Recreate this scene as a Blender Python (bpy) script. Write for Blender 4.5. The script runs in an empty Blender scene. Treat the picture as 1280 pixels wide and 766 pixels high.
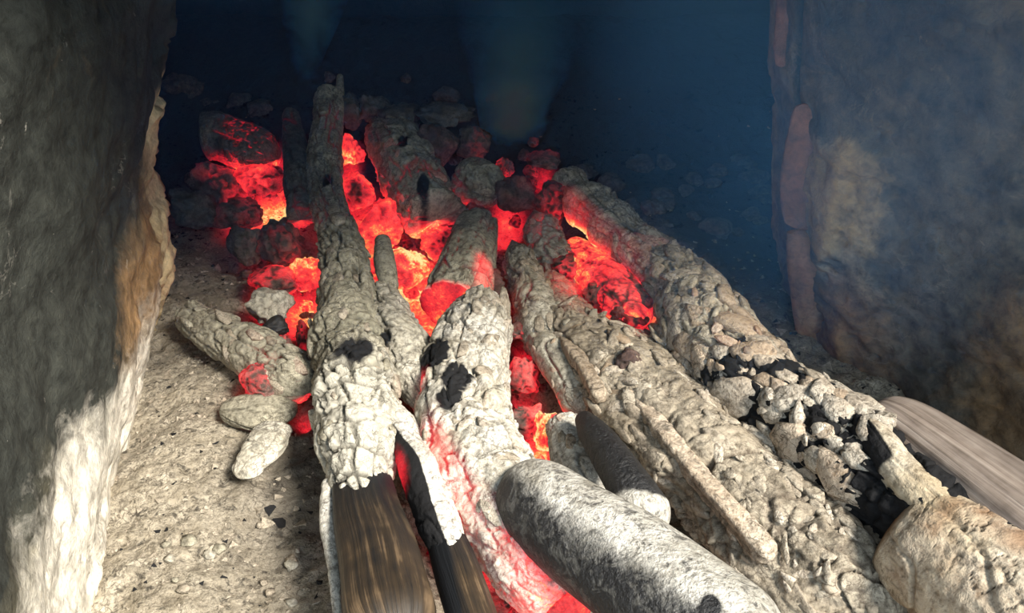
import bpy, math, random
import numpy as np
from mathutils import Vector, Matrix

random.seed(7)
rng = np.random.default_rng(7)
SC = bpy.context.scene
COL = SC.collection

# ------------------------------------------------------------------ camera, world, sun, exposure
W, H = 1280, 766
CAM_H, PITCH, HFOV = 0.42, math.radians(32), math.radians(60)
F = (W / 2) / math.tan(HFOV / 2)
cd = bpy.data.cameras.new('camera')
cam = bpy.data.objects.new('camera', cd)
COL.objects.link(cam)
cam.location = (0, 0, CAM_H)
cam.rotation_euler = (math.pi / 2 - PITCH, 0, 0)
cd.sensor_fit = 'HORIZONTAL'
cd.angle = HFOV
cd.clip_start = 0.01
SC.camera = cam

wd = bpy.data.worlds.new('sky')
SC.world = wd
wd.use_nodes = True
bg = wd.node_tree.nodes['Background']
bg.inputs[0].default_value = (0.74, 0.88, 1.0, 1)
bg.inputs[1].default_value = 1.95

sd = bpy.data.lights.new('sun', 'SUN')
sd.energy = 10.5
sd.angle = math.radians(16)
sd.color = (1.0, 0.93, 0.82)
sun = bpy.data.objects.new('sun', sd)
COL.objects.link(sun)
SUN_FROM = Vector((0.58, -0.55, 0.80)).normalized()
sun.rotation_euler = SUN_FROM.to_track_quat('Z', 'Y').to_euler()

vs = SC.view_settings
vs.view_transform = 'Standard'
vs.look = 'None'
vs.gamma = 1
vs.use_curve_mapping = False
vs.exposure = 0.0
SC.cycles.max_bounces = 6
SC.cycles.volume_bounces = 0

# ------------------------------------------------------------------ pixel <-> world helpers
CF = np.array([0, math.cos(PITCH), -math.sin(PITCH)])
CU = np.array([0, math.sin(PITCH), math.cos(PITCH)])
CR = np.array([1.0, 0, 0])
CP = np.array([0, 0, CAM_H])


def ray(px, py):
    return CF + CR * ((px - W / 2) / F) + CU * ((H / 2 - py) / F)


def at(px, py, z=0.0):                      # the point of the scene at height z seen at that pixel
    r = ray(px, py)
    return CP + r * ((z - CAM_H) / r[2])


def aty(px, py, y):
    r = ray(px, py)
    return CP + r * (y / r[1])


def depth(p):
    return float(np.dot(np.asarray(p) - CP, CF))


def pr(wpx, p):                             # half a pixel width as a length at p
    return 0.5 * wpx * depth(p) / F


# ------------------------------------------------------------------ numpy noise
def _h(ix, iy, iz, s):
    n = (ix.astype(np.int64) * 374761393 + iy.astype(np.int64) * 668265263 + iz.astype(np.int64) * 2147483647 + s * 974711) & 0xffffffff
    n = ((n ^ (n >> 13)) * 1274126177) & 0xffffffff
    n = ((n ^ (n >> 15)) * 2246822519) & 0xffffffff
    return ((n ^ (n >> 16)) & 0xffffff) / float(0xffffff)


def vnoise(P, s=0):
    P = np.asarray(P, float)
    i = np.floor(P).astype(np.int64)
    f = P - i
    u = f * f * f * (f * (f * 6 - 15) + 10)
    r = 0
    for dx in (0, 1):
        wx = u[:, 0] if dx else 1 - u[:, 0]
        for dy in (0, 1):
            wy = u[:, 1] if dy else 1 - u[:, 1]
            for dz in (0, 1):
                wz = u[:, 2] if dz else 1 - u[:, 2]
                r = r + wx * wy * wz * _h(i[:, 0] + dx, i[:, 1] + dy, i[:, 2] + dz, s)
    return r * 2 - 1


def fbm(P, o=4, s=0):
    a, r, n = 1.0, 0, 0
    P = np.asarray(P, float)
    for k in range(o):
        r = r + a * vnoise(P, s + k * 17)
        n += a
        P = P * 2.03 + 3.1
        a *= 0.5
    return r / n


def worley(P, s=0):                         # F1, F2-F1 and a random number per cell
    P = np.asarray(P, float)
    i = np.floor(P).astype(np.int64)
    f1 = np.full(len(P), 9.0)
    f2 = f1.copy()
    cid = np.zeros(len(P))
    for dx in (-1, 0, 1):
        for dy in (-1, 0, 1):
            for dz in (-1, 0, 1):
                cx, cy, cz = i[:, 0] + dx, i[:, 1] + dy, i[:, 2] + dz
                q = np.stack([cx + _h(cx, cy, cz, s), cy + _h(cx, cy, cz, s + 1), cz + _h(cx, cy, cz, s + 2)], 1)
                d = np.sqrt(((P - q) ** 2).sum(1))
                c = _h(cx, cy, cz, s + 3)
                m = d < f1
                f2 = np.where(m, f1, np.minimum(f2, d))
                cid = np.where(m, c, cid)
                f1 = np.where(m, d, f1)
    return f1, f2 - f1, cid


def sstep(a, b, x):
    t = np.clip((x - a) / (b - a), 0, 1)
    return t * t * (3 - 2 * t)


# ------------------------------------------------------------------ where the fire is hot (plan position in the bed)
HOT = [(330, 222, 42, .95), (318, 228, 16, .45), (352, 228, 16, .5), (435, 185, 14, .75), (440, 240, 30, .95), (470, 290, 40, 1.05), (520, 335, 38, 1.05),
       (500, 320, 22, .45), (535, 345, 20, .35), (548, 292, 26, .55), (345, 345, 40, .72), (390, 345, 22, .95), (335, 275, 22, .45),
       (384, 425, 16, .6), (322, 475, 26, .95), (345, 480, 14, .4), (376, 492, 12, .7), (352, 430, 12, .5), (557, 388, 22, .75), (608, 358, 26, .62),
       (632, 208, 14, .8), (680, 197, 18, .65), (633, 250, 24, .8), (592, 262, 18, .75), (695, 250, 24, .35),
       (755, 345, 42, .9), (722, 322, 18, .75), (800, 385, 24, .75), (690, 308, 24, .45), (655, 410, 13, .7),
       (652, 470, 24, .75), (684, 545, 22, 1.25), (678, 510, 20, 1.0), (655, 520, 22, .5), (525, 535, 13, .6), (560, 610, 34, .62),
       (600, 655, 36, .65), (645, 705, 32, .45), (690, 760, 38, .9), (788, 458, 17, .5), (842, 458, 17, .45), (895, 510, 22, .6), (935, 545, 20, .5), (738, 385, 24, .4), (700, 400, 24, .42), (668, 345, 18, .42), (722, 432, 16, .4),
       (742, 602, 10, .4)]
HS = []
for (_x, _y, _r, _a) in HOT:
    _p = at(_x, _y, 0.03)
    _d = _p - CP
    _sx = _r * depth(_p) / F
    HS.append((_p[0], _p[1], _sx, _sx / (abs(_d[2]) / np.linalg.norm(_d)), _a))


def hot(P):
    r = np.zeros(len(P))
    for (x, y, sx, sy, a) in HS:
        r += a * np.exp(-0.5 * (((P[:, 0] - x) / sx) ** 2 + ((P[:, 1] - y) / sy) ** 2) * 1.35)
    return np.minimum(r, 1.35)


# ------------------------------------------------------------------ mesh helpers
def mesh_obj(name, V, Fc, mat, attrs=None, parent=None, origin=None, smooth=True):
    V = np.asarray(V, float)
    if origin is None:
        origin = np.array([V[:, 0].mean(), V[:, 1].mean(), V[:, 2].min()]) if parent is None else np.zeros(3)
    me = bpy.data.meshes.new(name)
    Fc = list(Fc) if not isinstance(Fc, np.ndarray) else Fc
    loops = np.concatenate([np.asarray(f) for f in Fc]) if not isinstance(Fc, np.ndarray) else Fc.ravel()
    sizes = np.array([len(f) for f in Fc]) if not isinstance(Fc, np.ndarray) else np.full(len(Fc), Fc.shape[1])
    me.vertices.add(len(V))
    me.vertices.foreach_set('co', (V - origin).astype(np.float32).ravel())
    me.loops.add(len(loops))
    me.loops.foreach_set('vertex_index', loops.astype(np.int32))
    me.polygons.add(len(sizes))
    st = np.concatenate([[0], np.cumsum(sizes)[:-1]])
    me.polygons.foreach_set('loop_start', st.astype(np.int32))
    me.polygons.foreach_set('loop_total', sizes.astype(np.int32))
    me.polygons.foreach_set('use_smooth', np.full(len(sizes), smooth))
    me.update(calc_edges=True)
    me.validate()
    for k, a in (attrs or {}).items():
        at_ = me.attributes.new(k, 'FLOAT', 'POINT')
        at_.data.foreach_set('value', np.asarray(a, np.float32))
    me.materials.append(mat)
    o = bpy.data.objects.new(name, me)
    o.location = origin
    COL.objects.link(o)
    if parent is not None:
        o.parent = parent
        o.matrix_parent_inverse = Matrix.Translation(-Vector(parent.location))
        o.location = origin
    return o


def tag(o, label, cat, group=None, kind=None):
    if label:
        o['label'] = label
    if cat:
        o['category'] = cat
    if group:
        o['group'] = group
    if kind:
        o['kind'] = kind
    return o


def empty(name, loc):
    o = bpy.data.objects.new(name, None)
    o.location = loc
    o.empty_display_size = 0.01
    COL.objects.link(o)
    return o


def catmull(K, t):
    K = np.asarray(K, float)
    n = len(K) - 1
    x = np.clip(t, 0, 1) * n
    i = np.minimum(x.astype(int), n - 1)
    f = (x - i)[:, None]
    p0 = K[np.maximum(i - 1, 0)]
    p1 = K[i]
    p2 = K[i + 1]
    p3 = K[np.minimum(i + 2, n)]
    return 0.5 * (2 * p1 + (p2 - p0) * f + (2 * p0 - 5 * p1 + 4 * p2 - p3) * f ** 2 + (3 * p1 - p0 - 3 * p2 + p3) * f ** 3)


def grid_faces(n, m, wrap=True):
    i = np.arange(n - 1)[:, None]
    j = np.arange(m if wrap else m - 1)[None, :]
    a = i * m + j
    b = i * m + (j + 1) % m
    return np.stack([a, b, b + m, a + m], -1).reshape(-1, 4)


def tube(keys, nl=160, nc=110, cap=('round', 'round'), flat=1.0, square=0.0, fb=(.10, 18), grain=(.03, 6, 90), crk=(.0, 30, 60, .12), plate=0.0,
         seed=0, shape=None, arc=None, rough_=1.0, check=None):
    """a log along pixel keys (px, py, width_px, z): returns vertices, faces and a dict of fields"""
    pts = np.array([at(k[0], k[1], k[3]) for k in keys])
    rad = np.array([pr(k[2], p) for k, p in zip(keys, pts)])
    t = np.linspace(0, 1, nl)
    C = catmull(pts, t)
    R = np.maximum(catmull(np.stack([rad, rad, rad], 1), t)[:, 0], 0.001)
    seg = np.linalg.norm(np.diff(C, axis=0), axis=1)
    s = np.concatenate([[0], np.cumsum(seg)])
    T = np.gradient(C, axis=0)
    T /= np.linalg.norm(T, axis=1)[:, None]
    S = np.cross(T, np.array([0, 0, 1.0]))
    S /= np.linalg.norm(S, axis=1)[:, None]
    U = np.cross(S, T)
    prof = np.ones(nl)
    for e, kind in enumerate(cap):
        d = s if e == 0 else s[-1] - s
        r0 = R[0] if e == 0 else R[-1]
        if kind == 'round':
            x = np.clip(d / (r0 * 1.0), 0, 1)
            prof *= np.sqrt(np.maximum(1 - (1 - x) ** 2, 0.0004))
        elif kind == 'blunt':
            x = np.clip(d / (r0 * .22), 0, 1)
            prof *= np.sqrt(np.maximum(1 - (1 - x) ** 2, 0.0004))
        elif kind == 'taper':
            x = np.clip(d / (r0 * 4.0), 0, 1)
            prof *= np.maximum(x, 0.02) ** .7
    a0, a1 = arc or (0, 2 * math.pi)
    th = np.linspace(a0, a1, nc, endpoint=arc is not None)
    ct, st = np.cos(th), np.sin(th)
    sq = 1 + square * (np.abs(np.cos(2 * th)) ** 2 * -0.18 + .09)
    ss = np.repeat(s, nc)
    tt = np.repeat(t, nc)
    CT, ST = np.tile(ct, nl), np.tile(st, nl)
    RR = np.repeat(R, nc)
    PF = np.repeat(prof, nc)
    Rm = R.mean()
    Q = np.stack([ss, CT * Rm, ST * Rm], 1) + seed * 3.7
    fld = fbm(Q * fb[1], 4, seed)
    g = fbm(Q * np.array([grain[1], grain[2], grain[2]]), 3, seed + 5)
    disp = fb[0] * fld + grain[0] * g
    wq = Q + 0.55 / crk[2] * np.stack([fbm(Q * 50, 2, seed + 9), fbm(Q * 50, 2, seed + 10), fbm(Q * 50, 2, seed + 11)], 1)
    if crk[0] > .02:
        disp = disp + .13 * rough_ * fbm(Q * 34, 3, seed + 40)
        fs = np.abs(fbm(Q * np.array([9, 30, 30]), 2, seed + 42))        # long fissures
        fis = (1 - sstep(.0, .03, fs)) * rough_
        disp = disp - .16 * fis
    f1, ed, cid = worley(wq * np.array([crk[1], crk[2], crk[2]]) * 1.25, seed + 20)
    g1, ed2, cid2 = worley(wq * np.array([crk[1], crk[2], crk[2]]) * 3.0 + 7, seed + 27)
    mk = sstep(-.25, .30, fbm(Q * 16, 3, seed + 31))
    mk2 = sstep(-.15, .25, fbm(Q * 22, 3, seed + 33))
    wv = crk[3] * (.6 + .8 * mk2)
    crack = (1 - sstep(0, wv, ed)) * mk
    crack2 = (1 - sstep(0, wv, ed2)) * mk2
    disp = disp - crk[0] * (crack + .4 * crack2) + plate * ((cid - .5) * (1 - crack) * mk + .45 * (cid2 - .5) * mk2)
    if crk[0] > .02:
        rg = np.abs(fbm(Q * np.array([70, 105, 105]), 3, seed + 35))
        rg2 = np.abs(fbm(Q * np.array([26, 60, 60]), 3, seed + 37))
        disp = disp + .16 * np.minimum(rg, .3) * rough_ + .10 * np.minimum(rg2, .3) * rough_ - .04 * rough_
        crack = np.maximum(crack, .6 * crack2)
        crack = np.maximum(crack, .8 * (1 - sstep(.0, .07, rg)) * mk2)
        crack = np.maximum(crack, .7 * (1 - sstep(.0, .035, rg2)))
        crack = np.maximum(crack, fis)
    if check:                                # charred wood checks: broken lines across, broken lines along
        ca, cc, cw, cdep = check
        wp = fbm(Q * 22, 3, seed + 51)
        aa = ss * ca + 1.1 * wp
        row = np.floor(aa)
        fa = np.abs(aa - row - .5) * 2
        oth = _h(row.astype(np.int64), 0 * row.astype(np.int64), 0 * row.astype(np.int64), seed + 52)
        bb = (np.tile(th, nl) / (2 * math.pi) + oth) * cc + .5 * fbm(Q * 30, 2, seed + 53)
        col_ = np.floor(bb)
        fb_ = np.abs(bb - col_ - .5) * 2
        keep = _h(row.astype(np.int64), np.mod(col_, cc).astype(np.int64), 1 + 0 * row.astype(np.int64), seed + 54)
        wj = cw * (.5 + keep)
        lines = np.maximum(sstep(1 - wj, 1 - .3 * wj, fa), sstep(1 - wj, 1 - .3 * wj, fb_)) * sstep(-.45, .1, fbm(Q * 14, 2, seed + 55))
        disp = disp - cdep * lines + .7 * cdep * (keep - .5) * (1 - lines)
        crack = np.maximum(crack, lines)
    extra = shape(tt, np.tile(th, nl), Q) if shape else 0
    rr = RR * PF * np.tile(sq, nl) * (1 + disp + extra)
    V = np.repeat(C, nc, 0) + rr[:, None] * (CT[:, None] * np.repeat(S, nc, 0) + flat * ST[:, None] * np.repeat(U, nc, 0))
    Fc = grid_faces(nl, nc, arc is None)
    return V, Fc, dict(t=tt, th=np.tile(th, nl), crack=crack, cid=cid, fld=fld, g=g, st=ST, ct=-CT, Q=Q, end=PF, C=np.repeat(C, nc, 0), R=RR)


_ico = {}


def ico(sub):
    if sub not in _ico:
        import bmesh
        bm = bmesh.new()
        bmesh.ops.create_icosphere(bm, subdivisions=sub, radius=1)
        V = np.array([v.co[:] for v in bm.verts])
        Fc = np.array([[v.index for v in f.verts] for f in bm.faces])
        bm.free()
        _ico[sub] = (V, Fc)
    return _ico[sub]


def rock(size, sub=4, planes=14, seed=0, rough=.06, freq=3.0, crk=.05, cfreq=3.0, rot=None, round_=0.3):
    """an angular lump: a ball cut by random planes, then cracked and roughened"""
    D, Fc = ico(sub)
    r_ = np.random.default_rng(seed)
    N = r_.normal(size=(planes, 3))
    N /= np.linalg.norm(N, axis=1)[:, None]
    dd = r_.uniform(.62, .95, planes)
    dots = D @ N.T
    lim = np.where(dots > .05, dd[None, :] / np.maximum(dots, .05), 9)
    r = np.minimum(lim.min(1), 1.15)
    r = r * (1 - round_) + .85 * round_
    P = D * r[:, None]
    f1, ed, cid = worley(P * cfreq + seed, seed + 3)
    crack = 1 - sstep(0, .12, ed)
    n = fbm(P * freq + seed * 1.3, 4, seed)
    P = P * (1 + rough * n - crk * crack + crk * .6 * (cid - .5))[:, None] * np.asarray(size)
    if rot is not None:
        P = P @ np.array(rot.to_matrix()).T
    return P, Fc, dict(crack=crack, cid=cid, fld=n, D=D)


# ------------------------------------------------------------------ materials
def nt(mat):
    mat.use_nodes = True
    t = mat.node_tree
    t.nodes.clear()
    return t, t.nodes, t.links


def ramp(N, stops, interp='LINEAR'):
    r = N.new('ShaderNodeValToRGB')
    r.color_ramp.interpolation = interp
    e = r.color_ramp.elements
    e[0].position = stops[0][0]
    e[-1].position = stops[-1][0]
    for p, c in stops[1:-1]:
        e.new(p)
    for p, c in stops:
        k = min(e, key=lambda q: abs(q.position - p))
        k.color = (*c, 1)
    return r


def mathn(N, L, op, a, b=None, clamp=False):
    m = N.new('ShaderNodeMath')
    m.operation = op
    m.use_clamp = clamp
    for i, v in enumerate((a, b)):
        if v is None:
            continue
        if isinstance(v, (int, float)):
            m.inputs[i].default_value = v
        else:
            L.new(v, m.inputs[i])
    return m.outputs[0]


def mixc(N, L, f, a, b, mode='MIX'):
    m = N.new('ShaderNodeMix')
    m.data_type = 'RGBA'
    m.blend_type = mode
    for sock, v in ((m.inputs[0], f), (m.inputs[6], a), (m.inputs[7], b)):
        if isinstance(v, (int, float)):
            sock.default_value = v
        elif isinstance(v, tuple):
            sock.default_value = (*v, 1)
        else:
            L.new(v, sock)
    return m.outputs[2]


def attr(N, name):
    a = N.new('ShaderNodeAttribute')
    a.attribute_name = name
    return a.outputs['Fac']


def noise(N, L, vec, scale, detail=4, rough=.6, dist=0):
    n = N.new('ShaderNodeTexNoise')
    n.inputs['Scale'].default_value = scale
    n.inputs['Detail'].default_value = detail
    n.inputs['Roughness'].default_value = rough
    n.inputs['Distortion'].default_value = dist
    if vec is not None:
        L.new(vec, n.inputs['Vector'])
    return n.outputs[0]


def burnt(name, c1, c2, dark=(.012, .012, .013), crackc=(.03, .025, .02), scale=140, speck=.35, emit=1.0, rough=.9, bump=.5, charc=None, charstreak=False,
          spec=.2, crackle=.8, curl=.8, tint=None, world=False):
    """ash or char over wood; attributes: crack, char, heat"""
    m = bpy.data.materials.new(name)
    t, N, L = nt(m)
    tc = N.new('ShaderNodeNewGeometry').outputs['Position'] if world else N.new('ShaderNodeTexCoord').outputs['Object']
    n1 = noise(N, L, tc, scale * .25, 5, .65)
    n2 = noise(N, L, tc, scale * 1.8, 4, .7)
    n3 = noise(N, L, tc, scale * .6, 6, .7, .6)
    base = mixc(N, L, ramp_out(N, L, n1, [(.35, (0, 0, 0)), (.65, (1, 1, 1))]), c1, c2)
    base = mixc(N, L, .85, base, ramp_out(N, L, n2, [(.30, (.22, .20, .17)), (.50, (.95, .95, .95)), (.72, (1.3, 1.3, 1.27))]), 'MULTIPLY')
    if tint:
        base = mixc(N, L, mathn(N, L, 'MULTIPLY', attr(N, 'tint'), 1.0, True), base, tint)
    sp = ramp_out(N, L, n3, [(.36 - .0, (1, 1, 1)), (.44, (0, 0, 0))])
    base = mixc(N, L, mathn(N, L, 'MULTIPLY', sp, speck), base, dark)
    cr = attr(N, 'crack')
    base = mixc(N, L, mathn(N, L, 'MULTIPLY', cr, .85, True), base, crackc)
    if crackle:
        wv = N.new('ShaderNodeVectorMath')
        wv.operation = 'ADD'
        nz = N.new('ShaderNodeTexNoise')
        nz.inputs['Scale'].default_value = 90
        nz.inputs['Detail'].default_value = 3
        L.new(tc, nz.inputs['Vector'])
        sc_ = N.new('ShaderNodeVectorMath')
        sc_.operation = 'SCALE'
        sc_.inputs[3].default_value = .018
        L.new(nz.outputs['Color'], sc_.inputs[0])
        L.new(tc, wv.inputs[0])
        L.new(sc_.outputs[0], wv.inputs[1])
        vo = N.new('ShaderNodeTexVoronoi')
        vo.feature = 'DISTANCE_TO_EDGE'
        vo.inputs['Scale'].default_value = 130
        L.new(wv.outputs[0], vo.inputs['Vector'])
        ln = ramp_out(N, L, vo.outputs['Distance'], [(.0, (1, 1, 1)), (.07, (0, 0, 0))])
        mk = ramp_out(N, L, n1, [(.42, (0, 0, 0)), (.6, (1, 1, 1))])
        base = mixc(N, L, mathn(N, L, 'MULTIPLY', mathn(N, L, 'MULTIPLY', ln, mk), crackle, True), base, crackc)
    if curl:
        n4 = noise(N, L, tc, 260, 5, .6, 2.2)
        rid = mathn(N, L, 'ABSOLUTE', mathn(N, L, 'SUBTRACT', n4, .5))
        ln4 = ramp_out(N, L, rid, [(.0, (1, 1, 1)), (.028, (0, 0, 0))])
        mk4 = ramp_out(N, L, noise(N, L, tc, 38, 3, .6), [(.40, (0, 0, 0)), (.58, (1, 1, 1))])
        base = mixc(N, L, mathn(N, L, 'MULTIPLY', mathn(N, L, 'MULTIPLY', ln4, mk4), curl, True), base, crackc)
    cf = mathn(N, L, 'ADD', attr(N, 'char'), mathn(N, L, 'MULTIPLY', mathn(N, L, 'SUBTRACT', n3, .5), .5))
    cf = ramp_out(N, L, cf, [(.4, (0, 0, 0)), (.6, (1, 1, 1))])
    cc = charc or dark
    base = mixc(N, L, cf, base, cc)
    bs = N.new('ShaderNodeBsdfPrincipled')
    L.new(base, bs.inputs['Base Color'])
    bs.inputs['Roughness'].default_value = rough
    bs.inputs['Specular IOR Level'].default_value = spec
    ht = mathn(N, L, 'ADD', attr(N, 'hotness'), mathn(N, L, 'MULTIPLY', mathn(N, L, 'SUBTRACT', n3, .5), mathn(N, L, 'MULTIPLY', attr(N, 'hotness'), 1.1)))
    ht = mathn(N, L, 'ADD', ht, mathn(N, L, 'MULTIPLY', mathn(N, L, 'SUBTRACT', noise(N, L, tc, 420, 4, .7, .8), .5), mathn(N, L, 'MULTIPLY', attr(N, 'hotness'), 1.3)))
    hs = mathn(N, L, 'MULTIPLY', ht, .66, True)
    col = ramp_out(N, L, hs, [(.08, (0, 0, 0)), (.20, (.10, .001, .003)), (.36, (.62, .010, .022)), (.52, (.95, .030, .038)), (.64, (1.0, .075, .055)), (.76, (1.0, .33, .07)),
                              (.90, (1.0, .80, .32))])
    L.new(col, bs.inputs['Emission Color'])
    bs.inputs['Emission Strength'].default_value = emit
    b = N.new('ShaderNodeBump')
    b.inputs['Strength'].default_value = bump
    b.inputs['Distance'].default_value = .0025
    L.new(mathn(N, L, 'ADD', n2, n3), b.inputs['Height'])
    L.new(b.outputs[0], bs.inputs['Normal'])
    o = N.new('ShaderNodeOutputMaterial')
    L.new(bs.outputs[0], o.inputs[0])
    return m


def ramp_out(N, L, v, stops):
    r = ramp(N, stops)
    L.new(v, r.inputs[0])
    return r.outputs[0]


def wood_mat(name, dark, mid, light, scale=1.0, spec=.35, rough=.55, axis=0):
    """scorched wood, grain drawn along the piece with the attributes gl (along) and gc (around)"""
    m = bpy.data.materials.new(name)
    t, N, L = nt(m)
    cx = N.new('ShaderNodeCombineXYZ')
    L.new(mathn(N, L, 'MULTIPLY', attr(N, 'gl'), 14 * scale), cx.inputs[0])
    L.new(mathn(N, L, 'MULTIPLY', attr(N, 'gc'), 420 * scale), cx.inputs[1])
    n1 = noise(N, L, cx.outputs[0], 1.0, 5, .65, .3)
    tc = N.new('ShaderNodeTexCoord').outputs['Object']
    n2 = noise(N, L, tc, 45, 4, .6)
    n1 = mathn(N, L, 'ADD', mathn(N, L, 'MULTIPLY', n1, .72), mathn(N, L, 'MULTIPLY', noise(N, L, N.new('ShaderNodeTexCoord').outputs['Object'], 60, 3, .6), .28))
    base = ramp_out(N, L, n1, [(.34, dark), (.52, mid), (.70, light)])
    cf = mathn(N, L, 'ADD', attr(N, 'char'), mathn(N, L, 'MULTIPLY', mathn(N, L, 'SUBTRACT', n2, .5), .5))
    base = mixc(N, L, ramp_out(N, L, cf, [(.25, (0, 0, 0)), (.8, (1, 1, 1))]), base, (.008, .009, .011))
    bs = N.new('ShaderNodeBsdfPrincipled')
    L.new(base, bs.inputs['Base Color'])
    bs.inputs['Roughness'].default_value = rough
    bs.inputs['Specular IOR Level'].default_value = spec
    b = N.new('ShaderNodeBump')
    b.inputs['Strength'].default_value = .6
    b.inputs['Distance'].default_value = .002
    L.new(n1, b.inputs['Height'])
    L.new(b.outputs[0], bs.inputs['Normal'])
    o = N.new('ShaderNodeOutputMaterial')
    L.new(bs.outputs[0], o.inputs[0])
    return m


def clay_mat(name, stops, pale, raw, scale=9, soot=(.032, .034, .029), brown=(.27, .165, .08)):
    """earthen wall; attributes soot, pale, raw, brown (0..1)"""
    m = bpy.data.materials.new(name)
    t, N, L = nt(m)
    tc = N.new('ShaderNodeTexCoord').outputs['Object']
    n1 = noise(N, L, tc, scale, 6, .62, .4)
    n2 = noise(N, L, tc, scale * 9, 5, .65)
    n3 = noise(N, L, tc, scale * 2.6, 6, .7, 1.2)
    base = ramp_out(N, L, n1, stops)

    def layer(base, a, col, k=.9, nn=n3):
        f = mathn(N, L, 'ADD', attr(N, a), mathn(N, L, 'MULTIPLY', mathn(N, L, 'SUBTRACT', nn, .5), k))
        f = mathn(N, L, 'MULTIPLY', ramp_out(N, L, f, [(.3, (0, 0, 0)), (.75, (1, 1, 1))]), mathn(N, L, 'MULTIPLY', attr(N, a), 2.5, True))
        return mixc(N, L, f, base, col)
    base = layer(base, 'soot', soot)
    base = layer(base, 'brown', brown)
    base = layer(base, 'pale', pale, 1.1)
    base = layer(base, 'raw', raw)
    base = mixc(N, L, .65, base, ramp_out(N, L, n2, [(.30, (.30, .29, .27)), (.5, (1, 1, 1)), (.72, (1.5, 1.47, 1.4))]), 'MULTIPLY')
    n4 = noise(N, L, tc, 150, 5, .7, .5)
    base = mixc(N, L, .5, base, ramp_out(N, L, n4, [(.32, (.35, .34, .32)), (.5, (1, 1, 1)), (.68, (1.4, 1.38, 1.34))]), 'MULTIPLY')
    n5 = noise(N, L, tc, 34, 6, .75, 1.5)
    sc5 = mathn(N, L, 'ABSOLUTE', mathn(N, L, 'SUBTRACT', noise(N, L, tc, 26, 5, .6, 1.0), .5))
    base = mixc(N, L, mathn(N, L, 'MULTIPLY', mathn(N, L, 'MULTIPLY', ramp_out(N, L, sc5, [(0, (1, 1, 1)), (.012, (0, 0, 0))]), ramp_out(N, L, n1, [(.56, (0, 0, 0)), (.66, (1, 1, 1))])), .22), base, pale)
    base = mixc(N, L, mathn(N, L, 'MULTIPLY', ramp_out(N, L, n5, [(.66, (0, 0, 0)), (.72, (1, 1, 1))]), .55), base, pale)
    bs = N.new('ShaderNodeBsdfPrincipled')
    L.new(base, bs.inputs['Base Color'])
    bs.inputs['Roughness'].default_value = .9
    bs.inputs['Specular IOR Level'].default_value = .2
    b = N.new('ShaderNodeBump')
    b.inputs['Strength'].default_value = .5
    b.inputs['Distance'].default_value = .003
    L.new(mathn(N, L, 'ADD', mathn(N, L, 'ADD', n2, n3), n4), b.inputs['Height'])
    L.new(b.outputs[0], bs.inputs['Normal'])
    o = N.new('ShaderNodeOutputMaterial')
    L.new(bs.outputs[0], o.inputs[0])
    return m


M_ASH = burnt('pale_ash', (.36, .33, .26), (.56, .53, .45), speck=.45, crackc=(.06, .05, .04), charc=(.012, .012, .013))
M_ASHG = burnt('grey_ash', (.26, .24, .185), (.42, .39, .30), speck=.35, crackc=(.04, .034, .026))
M_ASHW = burnt('white_ash', (.52, .49, .42), (.74, .72, .66), speck=.4, crackc=(.10, .085, .07))
M_FLAKE = burnt('flaky_ash', (.46, .385, .30), (.62, .56, .47), speck=.6, crackc=(.06, .05, .035), bump=.8, tint=(.42, .26, .14), world=True)
M_FLAKEG = burnt('dull_flaky_ash', (.28, .235, .18), (.46, .41, .33), speck=.4, crackc=(.07, .055, .04), bump=.6, tint=(.42, .26, .14), world=True)
M_CHAR = burnt('charcoal', (.012, .012, .014), (.03, .03, .032), speck=.2, rough=.6, spec=.4)
M_COAL = burnt('coal', (.055, .05, .045), (.15, .14, .12), speck=.5, rough=.85)
M_EMBER = burnt('ember', (.06, .035, .03), (.20, .14, .12), speck=.45, rough=.9)
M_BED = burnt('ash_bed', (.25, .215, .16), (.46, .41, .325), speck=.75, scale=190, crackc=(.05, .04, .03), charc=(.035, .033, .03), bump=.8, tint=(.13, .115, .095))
M_BARK = burnt('speckled_bark', (.30, .28, .235), (.62, .60, .55), speck=.75, scale=170, crackc=(.03, .025, .02), bump=.9, rough=.5, spec=.5, crackle=0, curl=0)
M_BARKB = burnt('pale_bark', (.42, .34, .23), (.60, .53, .42), speck=.25, scale=80, crackc=(.02, .015, .012), bump=.7, crackle=.25, curl=.3, tint=(.22, .11, .05))
M_WOOD = wood_mat('scorched_wood', (.008, .008, .008), (.04, .027, .016), (.20, .135, .078))
M_WOODG = wood_mat('weathered_wood', (.10, .075, .06), (.26, .21, .175), (.42, .36, .31), scale=.7, rough=.75, spec=.25)
M_WALL = clay_mat('sooty_clay', [(.3, (.042, .042, .032)), (.5, (.085, .078, .054)), (.7, (.15, .13, .088))], (.66, .61, .52), (.62, .51, .30))
M_WALLR = clay_mat('smoked_clay', [(.3, (.05, .05, .048)), (.5, (.10, .095, .08)), (.7, (.16, .145, .115))], (.50, .45, .36), (.30, .23, .13))
M_PINK = clay_mat('fired_clay', [(.3, (.16, .085, .065)), (.6, (.24, .14, .105)), (.75, (.30, .2, .15))], (.5, .42, .36), (.36, .28, .18))
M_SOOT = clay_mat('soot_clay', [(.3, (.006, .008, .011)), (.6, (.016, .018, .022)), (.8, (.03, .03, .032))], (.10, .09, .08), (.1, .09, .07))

# ------------------------------------------------------------------ the hearth: floor, walls, ceiling
def grid_sheet(name, Pf, nu, nv, mat, attrs_f, **kw):
    u, v = np.meshgrid(np.linspace(0, 1, nu), np.linspace(0, 1, nv), indexing='ij')
    P, A = Pf(u.ravel(), v.ravel())
    return mesh_obj(name, P, grid_faces(nu, nv, False), mat, A, **kw)


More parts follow.
